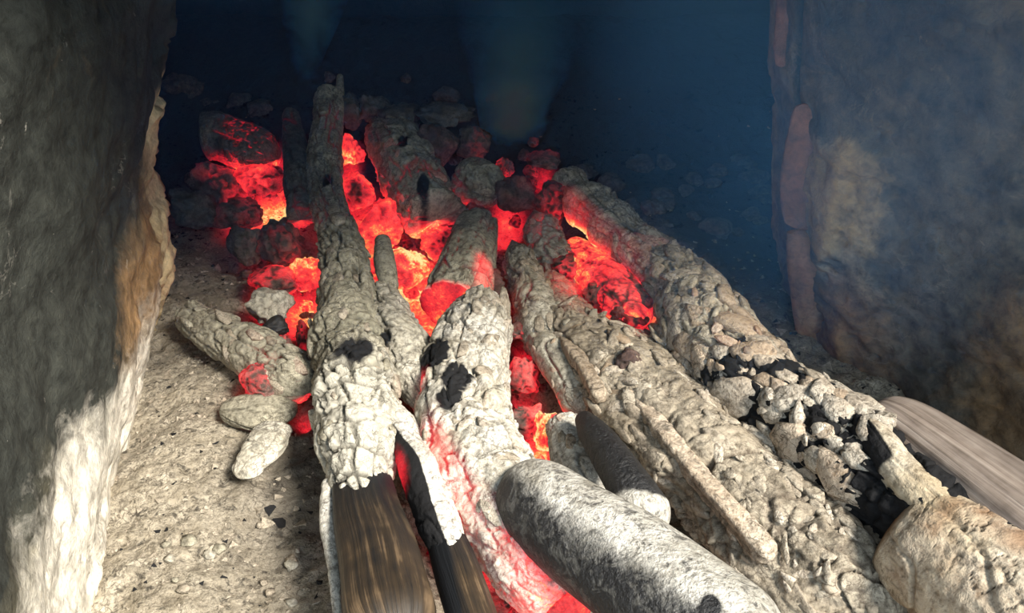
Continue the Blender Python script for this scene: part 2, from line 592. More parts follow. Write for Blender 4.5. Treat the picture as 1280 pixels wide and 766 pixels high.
def box(name, a, b, mat, attrs=None, **kw):
    V = np.array([(x, y, z) for x in (a[0], b[0]) for y in (a[1], b[1]) for z in (a[2], b[2])], float)
    Fc = np.array([(0, 1, 3, 2), (4, 6, 7, 5), (0, 4, 5, 1), (2, 3, 7, 6), (0, 2, 6, 4), (1, 5, 7, 3)])
    A = {k: np.full(8, float(x)) for k, x in (attrs or {}).items()}
    return mesh_obj(name, V, Fc, mat, A, smooth=False, **kw)


tag(box('floor', (-.75, -.5, -.08), (.85, 1.45, -.045), M_SOOT, dict(soot=.5)), None, None, kind='structure')


def polyline(K, u):
    K = np.asarray(K, float)
    d = np.concatenate([[0], np.cumsum(np.linalg.norm(np.diff(K, axis=0), axis=1))])
    d /= d[-1]
    return np.stack([np.interp(u, d, K[:, i]) for i in range(K.shape[1])], 1)


def smooth_path(K, n=400, w=9):
    P = polyline(K, np.linspace(0, 1, n))
    k = np.ones(w) / w
    Q = np.stack([np.convolve(np.pad(P[:, i], w // 2, mode='edge'), k, 'valid') for i in range(2)], 1)
    return Q


# left jamb: plan path runs from beside the camera to the corner, then turns outwards
LEFT_EDGE = [(-60, 203), (0, 200), (60, 206), (105, 200), (130, 184), (170, 183), (205, 196), (250, 205), (290, 210), (330, 203), (365, 190), (385, 184)]
YC = .690


def wall_left_f(u, v):
    plan = smooth_path([(-.175, .0), (-.235, .32), (-.325 + .012, YC - .02), (-.345, YC + .018), (-.62, YC + .06), (-.70, 1.42)], 500, 7)
    pu = polyline(plan, u)
    z = -.05 + v * .76
    # how far the corner edge swings in and out with height
    ez, ex = [], []
    for (py, px) in LEFT_EDGE:
        p = aty(px, py, YC)
        ez.append(p[2])
        ex.append(p[0])
    o = np.argsort(ez)
    base = -.325
    dx = np.interp(z, np.array(ez)[o], np.array(ex)[o]) - base
    near = sstep(.25, .62, pu[:, 1])
    k = near * (pu[:, 1] < 1.0)
    x = pu[:, 0] + dx * k
    y = pu[:, 1].copy()
    P = np.stack([x, y, z], 1)
    n = fbm(P * 9, 5, 3)
    n2 = fbm(P * 38, 4, 8)
    corner = np.exp(-((pu[:, 1] - YC + .03) / .065) ** 2) * (pu[:, 0] > -.42)
    rough = .008 + .010 * corner
    f1, ed, cid = worley(P * 26, 31)
    chips = np.maximum(fbm(P * 60, 4, 44), .05) * (.006 + .010 * corner + .006 * (1 - sstep(.0, .16, z)))
    P[:, 0] += n * .010 - chips * (.45 + .55 * np.maximum(corner, 1 - sstep(.02, .14, z))) + n2 * rough * .5 + corner * (cid - .5) * .014
    P[:, 1] += corner * (cid - .5) * .01
    low = 1 - sstep(.0, .16, z + .05 * n)
    nearcam = 1 - sstep(.30, .48, y)
    A = dict(soot=np.clip(.9 * np.exp(-((z - .17 + .04 * n) / .08) ** 2) * (1 - sstep(.42, .60, y)) + .85 * sstep(.10, .24, z + .04 * n) - .2 * corner + .35 * (fbm(P * 7, 3, 90) > .12), 0, 1),
             pale=np.clip(.85 * low * (1 - sstep(.35, .66, y)) + .60 * low, 0, 1),  # pale clay base; near end paler still, sunlight painted into its colour
             brown=np.clip(.95 * np.exp(-((z - .10 + .03 * n) / .06) ** 2) * sstep(.38, .54, y) + .22 * sstep(.1, .4, fbm(P * 6, 3, 55)), 0, 1),
             raw=np.clip(corner * (1 - sstep(.19, .24, z)) * 1.1 + .6 * corner * low, 0, 1))
    return P, A


tag(grid_sheet('wall_left', wall_left_f, 420, 240, M_WALL, None), None, None, kind='structure')

# right jamb, splayed towards the camera
RIGHT_EDGE = [(-60, 967), (0, 966), (80, 960), (130, 968), (200, 969), (260, 968), (310, 972), (380, 982), (420, 992), (470, 1000)]
YR = .70


def wall_right_f(u, v):
    plan = smooth_path([(.60, 1.42), (.52, .80), (.30, YR + .045), (.262, YR + .012), (.260, YR - .03), (.272, .60), (.306, .505), (.340, .434), (.40, .32), (.47, .15), (.50, .0)], 500, 7)
    pu = polyline(plan, u)
    z = -.05 + v * (.76 - .29 * (1 - sstep(.56, .70, pu[:, 1])))
    ez, ex = [], []
    for (py, px) in RIGHT_EDGE:
        p = aty(px, py, YR)
        ez.append(p[2])
        ex.append(p[0])
    o = np.argsort(ez)
    dx = np.interp(z, np.array(ez)[o], np.array(ex)[o]) - .262
    k = sstep(.40, .66, pu[:, 1]) * (1 - sstep(.74, 1.0, pu[:, 1]))
    P = np.stack([pu[:, 0] + dx * k, pu[:, 1], z], 1)
    n = fbm(P * 8, 5, 13)
    n2 = fbm(P * 36, 4, 18)
    cx = np.abs(pu[:, 1] - YR) + 3 * np.maximum(pu[:, 0] - .30, 0)
    corner = np.exp(-(cx / .03) ** 2)
    f1, ed, cid = worley(P * 22, 41)
    # a chipped plaster lump beside the edge and a vertical seam between them
    s_ = pu[:, 0] - .262
    seam = np.exp(-((pu[:, 1] - (.638 + .004 * np.sin(z * 30))) / .004) ** 2) * (pu[:, 0] < .40)
    lump = np.exp(-((pu[:, 1] - .592) / .040) ** 2) * (pu[:, 0] < .40) * (1 - sstep(.17, .22, z + .03 * n2))
    off = n * .010 + n2 * .006 - np.maximum(fbm(P * 60, 4, 45), .05) * (.007 + .012 * lump + .008 * corner) + (cid - .5) * .008 * (corner + lump) - seam * .014 + lump * .014
    P[:, 0] -= off * .7
    P[:, 1] -= off * .7
    A = dict(soot=np.clip(.35 + .3 * n + .4 * seam - .4 * lump - .3 * corner, 0, 1),
             pale=np.clip(.75 * lump * sstep(.06, .14, z) + .25 * sstep(.1, .45, fbm(P * 24, 4, 77)), 0, 1),
             brown=np.clip(.6 * np.exp(-((pu[:, 1] - .57) / .04) ** 2) * (1 - sstep(.06, .14, z)) * (pu[:, 0] < .4) + .55 * np.exp(-((pu[:, 1] - .46) / .05) ** 2) * (1 - sstep(.10, .20, z)) * (pu[:, 0] < .45), 0, 1),
             raw=np.clip(.55 * corner + .8 * lump * sstep(.08, .13, z), 0, 1))
    return P, A


tag(grid_sheet('wall_right', wall_right_f, 420, 220, M_WALLR, None), None, None, kind='structure')


def wall_back_f(u, v):
    z = -.05 + v * .76
    P = np.stack([-.74 + u * 1.6, 1.36 + 0 * u, z], 1)
    n = fbm(P * 7, 5, 23)
    f1, ed, cid = worley(P * 9, 51)
    P[:, 1] += n * .03 + (cid - .5) * .03
    return P, dict(soot=np.full(len(P), .3), pale=.35 * sstep(.2, .5, fbm(P * 16, 4, 61)), brown=0 * z, raw=0 * z)


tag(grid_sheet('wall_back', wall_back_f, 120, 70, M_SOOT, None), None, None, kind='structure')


def ceil_f(u, v):
    P = np.stack([-.78 + u * 1.6, .155 + v * 1.265, .70 + 0 * u], 1)
    n = fbm(P * 6, 4, 29)
    P[:, 2] += n * .02
    P[:, 1] -= (1 - v) * .05 * fbm(P * 12, 3, 33)
    z = 0 * u
    return P, dict(soot=z + .6, pale=z, brown=z, raw=z)


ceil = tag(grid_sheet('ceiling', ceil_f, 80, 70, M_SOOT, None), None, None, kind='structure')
sol = ceil.modifiers.new('thickness', 'SOLIDIFY')
sol.thickness = .05
sol.offset = 1


# ------------------------------------------------------------------ ash bed
def bed_z(x, y):
    P = np.stack([x, y, 0 * x], 1)
    h = hot(P)
    z = .012 * fbm(P * 7, 4, 101) + .005 * fbm(P * 30, 4, 102) + .0022 * fbm(P * 110, 3, 103)
    pl = at(290, 560, 0)
    z = z + .016 * np.exp(-(((x - pl[0]) / .07) ** 2 + ((y - pl[1]) / .16) ** 2))
    z = z - .020 * np.minimum(h, 1)
    back = sstep(.86, 1.30, y + .12 * np.clip(x, 0, .4))
    z = z + back * .085
    pr_ = at(860, 330, 0)
    z = z + .03 * np.exp(-(((x - pr_[0]) / .12) ** 2 + ((y - pr_[1]) / .18) ** 2))
    return z


def bed_f(u, v):
    y = .16 + 1.20 * v ** 1.35
    x = -.66 + 1.42 * u
    z = bed_z(x, y)
    P = np.stack([x, y, z], 1)
    f1, ed, cid = worley(P * np.array([75, 75, 75]), 111)
    f1b, edb, cidb = worley(P * np.array([26, 26, 26]), 115)
    nn = fbm(P * 18, 3, 119)
    lump = sstep(-.1, .4, nn)
    fine = np.abs(fbm(P * 130, 3, 125))
    P[:, 2] += lump * (.0016 * (1 - f1) * cid) + .004 * (cidb > .8) * np.maximum(.5 - f1b, 0) * 2 + .006 * np.minimum(fine, .35)
    h = hot(P)
    n = fbm(P * 22, 4, 117)
    heat = np.maximum(h * (1.0 + .55 * n) - .12, 0)
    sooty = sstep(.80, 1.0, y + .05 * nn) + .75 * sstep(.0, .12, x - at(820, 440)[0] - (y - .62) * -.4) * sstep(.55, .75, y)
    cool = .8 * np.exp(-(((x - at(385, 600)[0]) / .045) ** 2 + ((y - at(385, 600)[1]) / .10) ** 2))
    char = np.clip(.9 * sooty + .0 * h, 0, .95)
    return P, dict(hotness=heat, char=char, crack=np.maximum((1 - sstep(0, .10, ed)) * lump * .3, (1 - sstep(.0, .05, fine)) * .8 * sstep(-.2, .3, fbm(P * 14, 3, 127))), tint=np.clip(cool + .9 * sooty + .55 * sstep(.50, .68, y + .06 * n) + .25 * sstep(.2, .6, n), 0, 1))  # tint deepens with distance: sunlight falloff painted in, along with soot


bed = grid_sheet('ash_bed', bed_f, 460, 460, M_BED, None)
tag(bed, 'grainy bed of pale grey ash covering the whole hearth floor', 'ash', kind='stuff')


def ground(x, y):
    return float(bed_z(np.array([x]), np.array([y]))[0])


# ------------------------------------------------------------------ logs
def gattrs(f):
    return dict(gl=f['Q'][:, 0], gc=f['Q'][:, 1] - f['Q'][:, 2] * .6)


def pxdist(V, px, py, r, z=.06):
    """0..1 falloff around the spot of the pile seen at that pixel"""
    p = at(px, py, z)
    d = p - CP
    sx = r * depth(p) / F
    sy = sx / (abs(d[2]) / np.linalg.norm(d))
    return np.exp(-(((V[:, 0] - p[0]) / sx) ** 2 + ((V[:, 1] - p[1]) / sy) ** 2))


def under(f):                                # 1 on the underside of a log, 0 on top
    return sstep(.25, -.75, f['st']) if False else 1 - sstep(-.75, .25, f['st'])


# --- long left log, split into two prongs at the near end
root = empty('split_log', at(450, 560, .0))
tag(root, 'long ash-crusted log at left, split at its near end into two prongs', 'log')


def ragged(te, right, amp):                  # the crust breaks off raggedly near the end, later on one side
    def fn(t, th, Q):
        e = te + right * np.clip(-np.cos(th), -.6, 1) + amp * fbm(Q * 30, 3, 71)
        return -.32 * sstep(e, e + .012, t)
    return fn


V, Fc, f = tube([(411, 118, 34, .112), (410, 150, 38, .10), (405, 200, 44, .085), (411, 250, 46, .075), (424, 300, 54, .068), (434, 350, 68, .062), (436, 400, 82, .058), (440, 450, 96, .056),
                 (446, 500, 108, .055), (450, 550, 104, .055), (452, 600, 98, .055), (460, 650, 100, .055), (478, 710, 112, .054)], nl=340, nc=130, cap=('blunt', 'taper'), fb=(.12, 20), grain=(.05, 8, 90),
                crk=(.13, 42, 40, .10), plate=.18, check=(48, 8, .16, .13), seed=1, shape=ragged(.915, .09, .05))
LL = (V, f, root)
h = hot(V)
up = sstep(.5, .25, f['t']) if False else 1 - sstep(.25, .55, f['t'])
char = .62 * pxdist(V, 425, 430, 26, .09) + .8 * pxdist(V, 408, 215, 10, .1) + .75 * pxdist(V, 452, 425, 18, .09) + 1.2 * (1 - sstep(.10, .02, f['t'])) * 0
tn = fbm(V * 30, 3, 5)
LBAD = char
mesh_obj('ash_crust', V, Fc, burnt('left_log_ash', (.25, .235, .175), (.40, .37, .285), speck=.4, crackc=(.03, .026, .02), tint=(.50, .475, .40)),
         dict(hotness=h * under(f) * .8 + .3 * h * f['crack'], char=char, crack=f['crack'] * .9, tint=np.clip(sstep(.56, .70, f['t'] + .06 * tn) * .95, 0, 1)), parent=root)
V, Fc, f = tube([(425, 94, 8, .124), (424, 115, 13, .115), (419, 145, 20, .102)], nl=40, nc=30, cap=('round', 'round'), fb=(.25, 50), seed=91)
mesh_obj('ash_spike', V, Fc, M_ASHG, dict(hotness=0 * f['t'], char=0 * f['t'], crack=f['crack'] * .5), parent=root)
# exposed scorched wood of the near prong
V, Fc, f = tube([(447, 560, 60, .042), (452, 605, 76, .046), (460, 650, 90, .051), (474, 700, 104, .054), (486, 760, 116, .054), (500, 820, 124, .054)], nl=170, nc=110, cap=('round', 'round'), fb=(.05, 16),
                grain=(.06, 3, 160), crk=(.0, 20, 60, .1), seed=2, square=.4)
mesh_obj('scorched_wood_face', V, Fc, M_WOOD, dict(char=np.clip(1.25 - f['t'] * 1.35 + .3 * f['fld'], 0, 1), **gattrs(f)), parent=root)['label'] = 'bare scorched brown wood of the left prong'
# ash rim along its left side
for k, q in enumerate([[(413, 600, 26, .05), (412, 650, 26, .05), (418, 715, 16, .045), (424, 790, 12, .04)]]):
    V, Fc, f = tube(q, nl=90, nc=40, cap=('round', 'taper'), fb=(.3, 45), grain=(.08, 8, 90), crk=(.1, 60, 60, .1), seed=3 + 50 * k)
    mesh_obj('ash_rim', V, Fc, M_ASHW, dict(hotness=0 * f['t'], char=0 * f['t'], crack=f['crack'] * .5), parent=root)
# right prong: white ash, then scorched wood end
V, Fc, f = tube([(484, 490, 30, .062), (503, 540, 44, .060), (531, 600, 52, .058), (546, 645, 56, .056), (566, 700, 64, .054), (588, 760, 70, .052)], nl=200, nc=90, cap=('taper', 'taper'), fb=(.14, 26),
                grain=(.05, 8, 110), crk=(.10, 40, 70, .10), plate=.10, seed=4, shape=ragged(.80, .07, .05))
h = hot(V)
mesh_obj('split_prong', V, Fc, M_ASHW, dict(hotness=.75 * h * sstep(-.2, .8, f['ct']) * (f['t'] < .75) + .7 * sstep(.2, .8, -f['ct']) * pxdist(V, 492, 610, 26, .05), char=1.2 * sstep(.05, .5, -f['ct'] + .25 * f['fld']) * sstep(.12, .3, f['t']),
         crack=f['crack'] * .6), parent=root)
V, Fc, f = tube([(552, 660, 44, .053), (566, 700, 56, .053), (586, 760, 62, .052), (606, 820, 66, .05)], nl=90, nc=80, cap=('round', 'round'), fb=(.04, 14), grain=(.06, 3, 160), crk=(.0, 20, 60, .1), seed=5)
mesh_obj('scorched_wood_end', V, Fc, M_WOOD, dict(char=np.clip(.95 - f['t'] * 1.2, 0, 1) + .8 * sstep(.0, .6, -f['ct']), **gattrs(f)), parent=root)

# --- ash-crusted branch lying against the left log
V, Fc, f = tube([(476, 362, 38, .05), (487, 400, 62, .055), (508, 445, 80, .055), (528, 490, 84, .052), (540, 535, 70, .05)], nl=150, nc=110, cap=('round', 'taper'), fb=(.20, 24), grain=(.06, 10, 80),
                crk=(.11, 36, 50, .10), plate=.14, check=(34, 7, .16, .12), seed=6)
h = hot(V)
o = mesh_obj('ash_branch', V, Fc, M_ASH, dict(hotness=h * under(f) * .8 + .35 * h * f['crack'], char=.7 * pxdist(V, 480, 415, 16, .08) + .6 * pxdist(V, 500, 465, 12, .09), crack=f['crack'] * .8))
tag(o, 'short crumbly ash branch wedged between the left log and the white middle log', 'log')

# --- white middle log with black charred spots, glowing along its left side
root = empty('white_ash_log', at(600, 560, 0))
tag(root, 'white ash log in the middle with black char spots and glowing left flank', 'log')
V, Fc, f = tube([(602, 388, 74, .060), (592, 425, 96, .060), (580, 480, 114, .056), (580, 540, 128, .054), (606, 600, 136, .052), (650, 665, 132, .048), (685, 715, 118, .044), (712, 752, 106, .040)],
                nl=300, nc=150, cap=('blunt', 'blunt'), fb=(.12, 22), grain=(.07, 9, 85), crk=(.11, 34, 48, .09), plate=.13, check=(26, 10, .12, .08), seed=7)
ML = (V, f, root)
h = hot(V)
side = sstep(.15, .95, f['ct'] if False else -f['ct'])
spots = (1.1 * pxdist(V, 547, 430, 17, .085) + 1.1 * pxdist(V, 574, 468, 17, .085) + 1.1 * pxdist(V, 555, 494, 17, .085) + .55 * pxdist(V, 520, 455, 22, .08)) * (1 + 1.2 * fbm(V * 90, 3, 15))
mesh_obj('ash_crust', V, Fc, burnt('middle_log_ash', (.44, .40, .32), (.72, .69, .62), speck=.45, crackc=(.06, .05, .035)),
         dict(hotness=h * (1.1 * side + .15 * sstep(.5, .9, f['t']) + .5 * f['crack'] * sstep(.5, .8, f['t'])), char=spots, crack=f['crack'] * .75), parent=root)
V, Fc, f = tube([(708, 748, 100, .036), (716, 760, 100, .034), (726, 776, 96, .030)], nl=40, nc=70, cap=('blunt', 'round'), fb=(.1, 30), crk=(.08, 50, 60, .1), plate=.1, seed=8)
mesh_obj('glowing_end', V, Fc, M_EMBER, dict(hotness=.80 + .25 * f['fld'] - .3 * f['crack'], char=0 * f['t'], crack=f['crack'] * .5), parent=root)['label'] = 'red glowing lower end'

# --- forked log with speckled grey bark
root = empty('forked_log', at(760, 690, 0))
tag(root, 'smooth grey speckled forked log in the foreground with one black charred tine', 'log')
V, Fc, f = tube([(634, 602, 60, .072), (668, 624, 104, .074), (715, 660, 124, .076), (780, 705, 140, .078), (862, 766, 152, .080), (970, 850, 165, .08)], nl=240, nc=150, cap=('round', 'round'), fb=(.05, 14),
                grain=(.012, 12, 60), crk=(.0, 30, 60, .1), seed=9)
lo = sstep(.1, .95, -f['ct']) * 1.0
mesh_obj('bark', V, Fc, M_BARK, dict(hotness=.0 * f['t'], char=np.clip(.60 * sstep(-.35, .75, -f['ct'] + .25 * f['fld']) + .4 * (1 - sstep(.0, .06, f['t'])) + .9 * pxdist(V, 893, 730, 9, .12), 0, 1), crack=0 * f['t']), parent=root)  # left flank darkened as painted shade; only the tip and spot are charred
V, Fc, f = tube([(727, 520, 20, .070), (741, 540, 38, .074), (760, 566, 48, .078), (782, 600, 56, .081), (804, 636, 66, .078), (818, 664, 60, .066)], nl=150, nc=100, cap=('round', 'round'), fb=(.06, 22),
                grain=(.02, 12, 60), crk=(.02, 30, 60, .08), seed=10)
mesh_obj('charred_tine', V, Fc, M_BARK, dict(hotness=0 * f['t'], char=1.15 - 1.15 * sstep(.66, .84, f['t'] + .06 * f['fld'] - .06 * f['ct']), crack=0 * f['t']), parent=root)['label'] = 'short black charred tine'

# --- crumbling flat log, covered in loose flakes
root = empty('crumbling_log', at(850, 560, 0))
tag(root, 'flat crumbling ash log beneath loose flakes, between forked log and right log', 'log')
CK = [(682, 300, 50, .040), (688, 360, 60, .045), (714, 420, 96, .045), (778, 480, 144, .045), (860, 550, 170, .045), (940, 625, 175, .045), (1030, 705, 190, .04), (1120, 790, 200, .036)]
V, Fc, f = tube(CK, nl=340, nc=170, cap=('round', 'round'), flat=.75, fb=(.10, 22), grain=(.13, 9, 60), crk=(.08, 36, 60, .12), plate=.12, seed=11)
h = hot(V)
CR_V, CR_F = V, f
mesh_obj('ash_crust', V, Fc, burnt('crumbling_log_ash', (.25, .21, .155), (.42, .37, .29), speck=.5, crackc=(.06, .045, .035), tint=(.22, .16, .12)),
         dict(hotness=h * (.80 + .4 * f['fld']) * (.7 + .5 * f['crack']), char=.55 * pxdist(V, 745, 500, 22, .06) + .5 * pxdist(V, 840, 480, 28, .07), crack=f['crack'] * .8,
              tint=np.clip(sstep(.1, .9, f['ct']) * .9 * sstep(.45, .7, f['t']), 0, 1)), parent=root)
crumb_root = root

# --- big right log: ashy far end, flaking crust, sawn bark end
root = empty('flaking_log', at(1000, 520, 0))
tag(root, 'thick log at right, ashy and flaking inwards, pale bark on its near end', 'log')
RK = [(704, 226, 44, .070), (745, 268, 62, .072), (798, 312, 68, .074), (853, 362, 86, .074), (888, 425, 120, .072), (945, 485, 132, .072), (1010, 532, 138, .074), (1080, 578, 146, .078), (1150, 632, 160, .080), (1230, 692, 178, .082),
      (1330, 768, 200, .085)]


def ringy(t, th, Q):
    return .10 * np.sin(t * 95 + 2 * vnoise(Q * 30, 4)) * (1 - sstep(.10, .32, t)) * (t < .4) - .10 * sstep(.36, .48, t)


V, Fc, f = tube(RK, nl=420, nc=160, cap=('round', 'round'), fb=(.10, 18), grain=(.04, 7, 90), crk=(.09, 40, 52, .10), plate=.12, check=(42, 12, .14, .09), seed=12, shape=ringy)
h = hot(V)
RL_V, RL_F = V, f
ashy = 1 - sstep(.40, .50, f['t'] + .05 * f['fld'])
mesh_obj('charred_core', V, Fc, burnt('right_log_ash', (.40, .355, .27), (.58, .53, .43), speck=.3, crackc=(.05, .04, .03)),
         dict(hotness=h * (.8 * under(f) + .3 * sstep(.1, .9, -f['ct'])) , char=np.clip(1.1 * (1 - ashy) + .3 * pxdist(V, 720, 280, 20, .08), 0, 1.2), crack=f['crack'] * .8), parent=root)
# weathered wood strip along the top of the near half, and the bark sleeve below it
V, Fc, f = tube([(1088, 508, 40, .098), (1122, 535, 84, .096), (1188, 588, 112, .095), (1265, 650, 134, .095), (1350, 715, 150, .095)], nl=170, nc=90, cap=('round', 'round'), fb=(.06, 10), grain=(.06, 4, 140),
                crk=(.0, 20, 50, .1), seed=13, square=.6)
mesh_obj('bare_wood', V, Fc, M_WOODG, dict(char=np.clip(.9 - f['t'] * 5, 0, 1), **gattrs(f)), parent=root)['label'] = 'bare weathered wood along the upper side'
V, Fc, f = tube([(1120, 650, 112, .080), (1150, 672, 152, .078), (1195, 702, 174, .078), (1265, 752, 190, .078), (1370, 830, 215, .078)], nl=240, nc=160, cap=('blunt', 'round'), fb=(.10, 12), grain=(.03, 8, 50),
                crk=(.05, 9, 11, .03), seed=14, rough_=.4, check=(7, 5, .03, .05))
mesh_obj('bark_sleeve', V, Fc, M_BARKB, dict(hotness=0 * f['t'], char=.75 * (1 - sstep(0, .035, f['t'] + .02 * f['fld'])), crack=f['crack'] * .9,
         tint=np.clip(.75 * sstep(.0, .4, fbm(V * 24, 4, 4)) * sstep(.20, .45, f['t']) + .8 * (1 - sstep(.02, .09, f['t'])) + .3 * sstep(.2, .9, -f['ct']), 0, 1)), parent=root)['label'] = 'thick pale bark with brown stains'
V, Fc, f = tube([(1082, 526, 22, .104), (1098, 552, 46, .105), (1125, 588, 62, .103), (1170, 630, 92, .100), (1250, 692, 110, .096)], nl=120, nc=80, cap=('round', 'taper'), fb=(.14, 22), grain=(.06, 8, 90), crk=(.04, 30, 60, .1), seed=15)
mesh_obj('bark_knob', V, Fc, M_BARKB, dict(hotness=0 * f['t'], char=.95 * sstep(-.1, .7, -f['ct']) * (1 - sstep(.35, .6, f['t'])), crack=f['crack'] * .6, tint=np.clip(.45 + .6 * f['fld'] - f['t'], 0, 1)), parent=root)['label'] = 'brown bark knob beside the burnt hollow'
flake_root = root

# ------------------------------------------------------------------ flakes (parts of the two flaking logs)
FL = []
for k in range(10):
    r_ = np.random.default_rng(300 + k)
    n = 8
    ang = (np.arange(n) + r_.uniform(-.33, .33, n)) / n * 2 * math.pi
    rad = r_.uniform(.66, 1.10, n)
    asp = r_.uniform(.6, .9)
    rim = np.stack([np.cos(ang) * rad, np.sin(ang) * rad * asp], 1)
    cz = r_.uniform(.10, .26)
    tw = r_.uniform(-.2, .2, 2)

    def lift(q, a):
        return -cz * (q ** 2).sum(1) + tw[0] * q[:, 0] * q[:, 1] + tw[1] * q[:, 0] + a * r_.normal(size=len(q))
    inn = rim * r_.uniform(.62, .86, (n, 1))
    VV = np.concatenate([np.c_[rim * .95, lift(rim, .02) - .30], np.c_[rim, lift(rim, .03) - .05], np.c_[inn, lift(inn, .05) + .06], [[0, 0, .05 + .06 * r_.normal()]]])
    fc = []
    for i in range(n):
        j = (i + 1) % n
        fc += [(i, j, n + j, n + i), (n + i, n + j, 2 * n + j, 2 * n + i), (2 * n + i, 2 * n + j, 3 * n)]
    fc.append(tuple(reversed(range(n))))
    FL.append((VV, fc))
flake_mesh = {}


def flake_data(k, mat, heat=0.0, tint=0.0, key=''):
    kk = (k, mat.name, key)
    if kk not in flake_mesh:
        VV, fc = FL[k]
        o = mesh_obj('ash_flake', VV, fc, mat, dict(hotness=np.full(len(VV), heat), char=np.zeros(len(VV)), crack=np.zeros(len(VV)), tint=np.full(len(VV), tint)), origin=np.zeros(3), smooth=True)
        flake_mesh[kk] = o.data
        bpy.data.objects.remove(o)
    return flake_mesh[kk]


def put_flake(k, mat, p, nrm, along, size, parent, tilt=.25, heat=0.0, tint=0.0, key='', long_=1.0, thick=1.0, name='ash_flake'):
    o = bpy.data.objects.new(name, flake_data(k, mat, heat, tint, key))
    COL.objects.link(o)
    n = Vector(nrm).normalized()
    n = (n + Vector(rng.normal(size=3)) * tilt).normalized()
    x = Vector(along)
    x = (x - n * x.dot(n)).normalized()
    x = (Matrix.Rotation(rng.normal() * .5, 3, n) @ x)
    y = n.cross(x)
    M = Matrix((x * size * long_, y * size, n * size * thick)).transposed().to_4x4()
    M.translation = Vector(p)
    o.matrix_world = M
    o.parent = parent
    o.matrix_parent_inverse = Matrix.Translation(-Vector(parent.location))
    o.matrix_basis = M
    return o


def flakes_on(V, f, root, count, trange, size_px, mats, seed, strange=(-.2, 1.0), lift=.1, tilt=.3, long_=(1.0, 1.6), mind=.6, tints=(0, .5), hgain=1.0, bad=None):
    r_ = np.random.default_rng(seed)
    ok = np.where((f['t'] > trange[0]) & (f['t'] < trange[1]) & (f['st'] > strange[0]) & (f['st'] < strange[1]) & ((bad if bad is not None else np.zeros(len(V))) < .25))[0]
    placed = []
    tries = 0
    while len(placed) < count and tries < count * 30:
        tries += 1
        i = r_.choice(ok)
        p = V[i]
        s = pr(r_.uniform(*size_px), p)
        if any((p - q) @ (p - q) < (mind * (s + sq)) ** 2 for q, sq in placed):
            continue
        placed.append((p, s))
        nrm = p - f['C'][i]
        nrm /= np.linalg.norm(nrm)
        j = min(i + 400, len(V) - 1)
        al = f['C'][j] - f['C'][i] if j != i else np.array([1, -1, 0])
        if np.linalg.norm(al) < 1e-6:
            al = np.array([1.0, -1, 0])
        ti = r_.uniform(*tints)
        hh = hot(p[None])[0] * hgain
        key = '%d%d' % (int(ti * 3), int(min(hh, .9) * 4))
        put_flake(r_.integers(10), mats[r_.integers(len(mats))], p + nrm * s * lift, nrm, al, s, root, tilt, heat=int(min(hh, .9) * 4) / 4 * .75, tint=int(ti * 3) / 3, key=key, long_=r_.uniform(*long_))
    return placed


# crust plates of the thick right log
flakes_on(RL_V, RL_F, flake_root, 100, (.37, .74), (36, 84), [M_FLAKE], 401, strange=(-.45, 1.0), lift=.10, tilt=.11, mind=.44, tints=(0, .6), long_=(.9, 1.4), hgain=0)
flakes_on(RL_V, RL_F, flake_root, 50, (.37, .67), (12, 24), [M_FLAKE, M_FLAKEG], 405, strange=(-.45, 1.0), lift=.5, tilt=.3, mind=.7, tints=(0, .45), long_=(.9, 1.6))
flakes_on(RL_V, RL_F, flake_root, 60, (.20, .40), (24, 50), [M_FLAKEG, M_FLAKE], 402, strange=(-.3, 1.0), lift=.03, tilt=.08, mind=.55, tints=(0, .3), hgain=.35)
# loose flakes on the crumbling log
flakes_on(CR_V, CR_F, crumb_root, 210, (.30, .98), (11, 34), [M_FLAKEG, M_FLAKEG, M_FLAKE], 403, strange=(.0, 1.0), lift=.10, tilt=.20, mind=.46, tints=(0, .35), long_=(1.1, 2.2))
flakes_on(CR_V, CR_F, crumb_root, 40, (.05, .32), (10, 26), [M_FLAKEG, M_ASH], 404, strange=(.0, 1.0), lift=.04, tilt=.3, mind=.4, tints=(0, .2), long_=(1.2, 2.2))

def slat(root, keys, mat, seed, name, char=0.0, **kw):
    V, Fc, f = tube(keys, nl=kw.pop('nl', 110), nc=34, cap=('taper', 'round'), fb=(.22, 40), grain=(.10, 10, 120), crk=(.10, 60, 60, .10), plate=.16, seed=seed, square=1.2, **kw)
    return mesh_obj(name, V, Fc, mat, dict(hotness=0 * f['t'], char=char + 0 * f['t'], crack=f['crack'] * .7, tint=.2 + 0 * f['t']), parent=root)


for k, q in enumerate([[(782, 486, 14, .066), (820, 530, 26, .068), (868, 590, 28, .068), (925, 655, 30, .066), (965, 700, 26, .062)],
                       [(800, 470, 12, .066), (835, 512, 24, .068), (872, 548, 22, .068)],
                       [(700, 420, 14, .064), (730, 460, 22, .066), (752, 500, 22, .066)],
                       [(985, 640, 14, .060), (1015, 690, 28, .060), (1045, 745, 28, .058)]]):
    slat(crumb_root, q, M_FLAKEG if k else M_FLAKE, 440 + k, 'ash_slat')
slat(flake_root, [(925, 520, 10, .050), (975, 568, 20, .048), (1030, 628, 20, .046), (1075, 672, 18, .044), (1106, 700, 10, .042)], M_FLAKEG, 450, 'bark_sliver')
slat(flake_root, [(870, 470, 14, .052), (905, 505, 22, .050), (945, 548, 16, .048)], M_FLAKEG, 451, 'bark_sliver', nl=70)

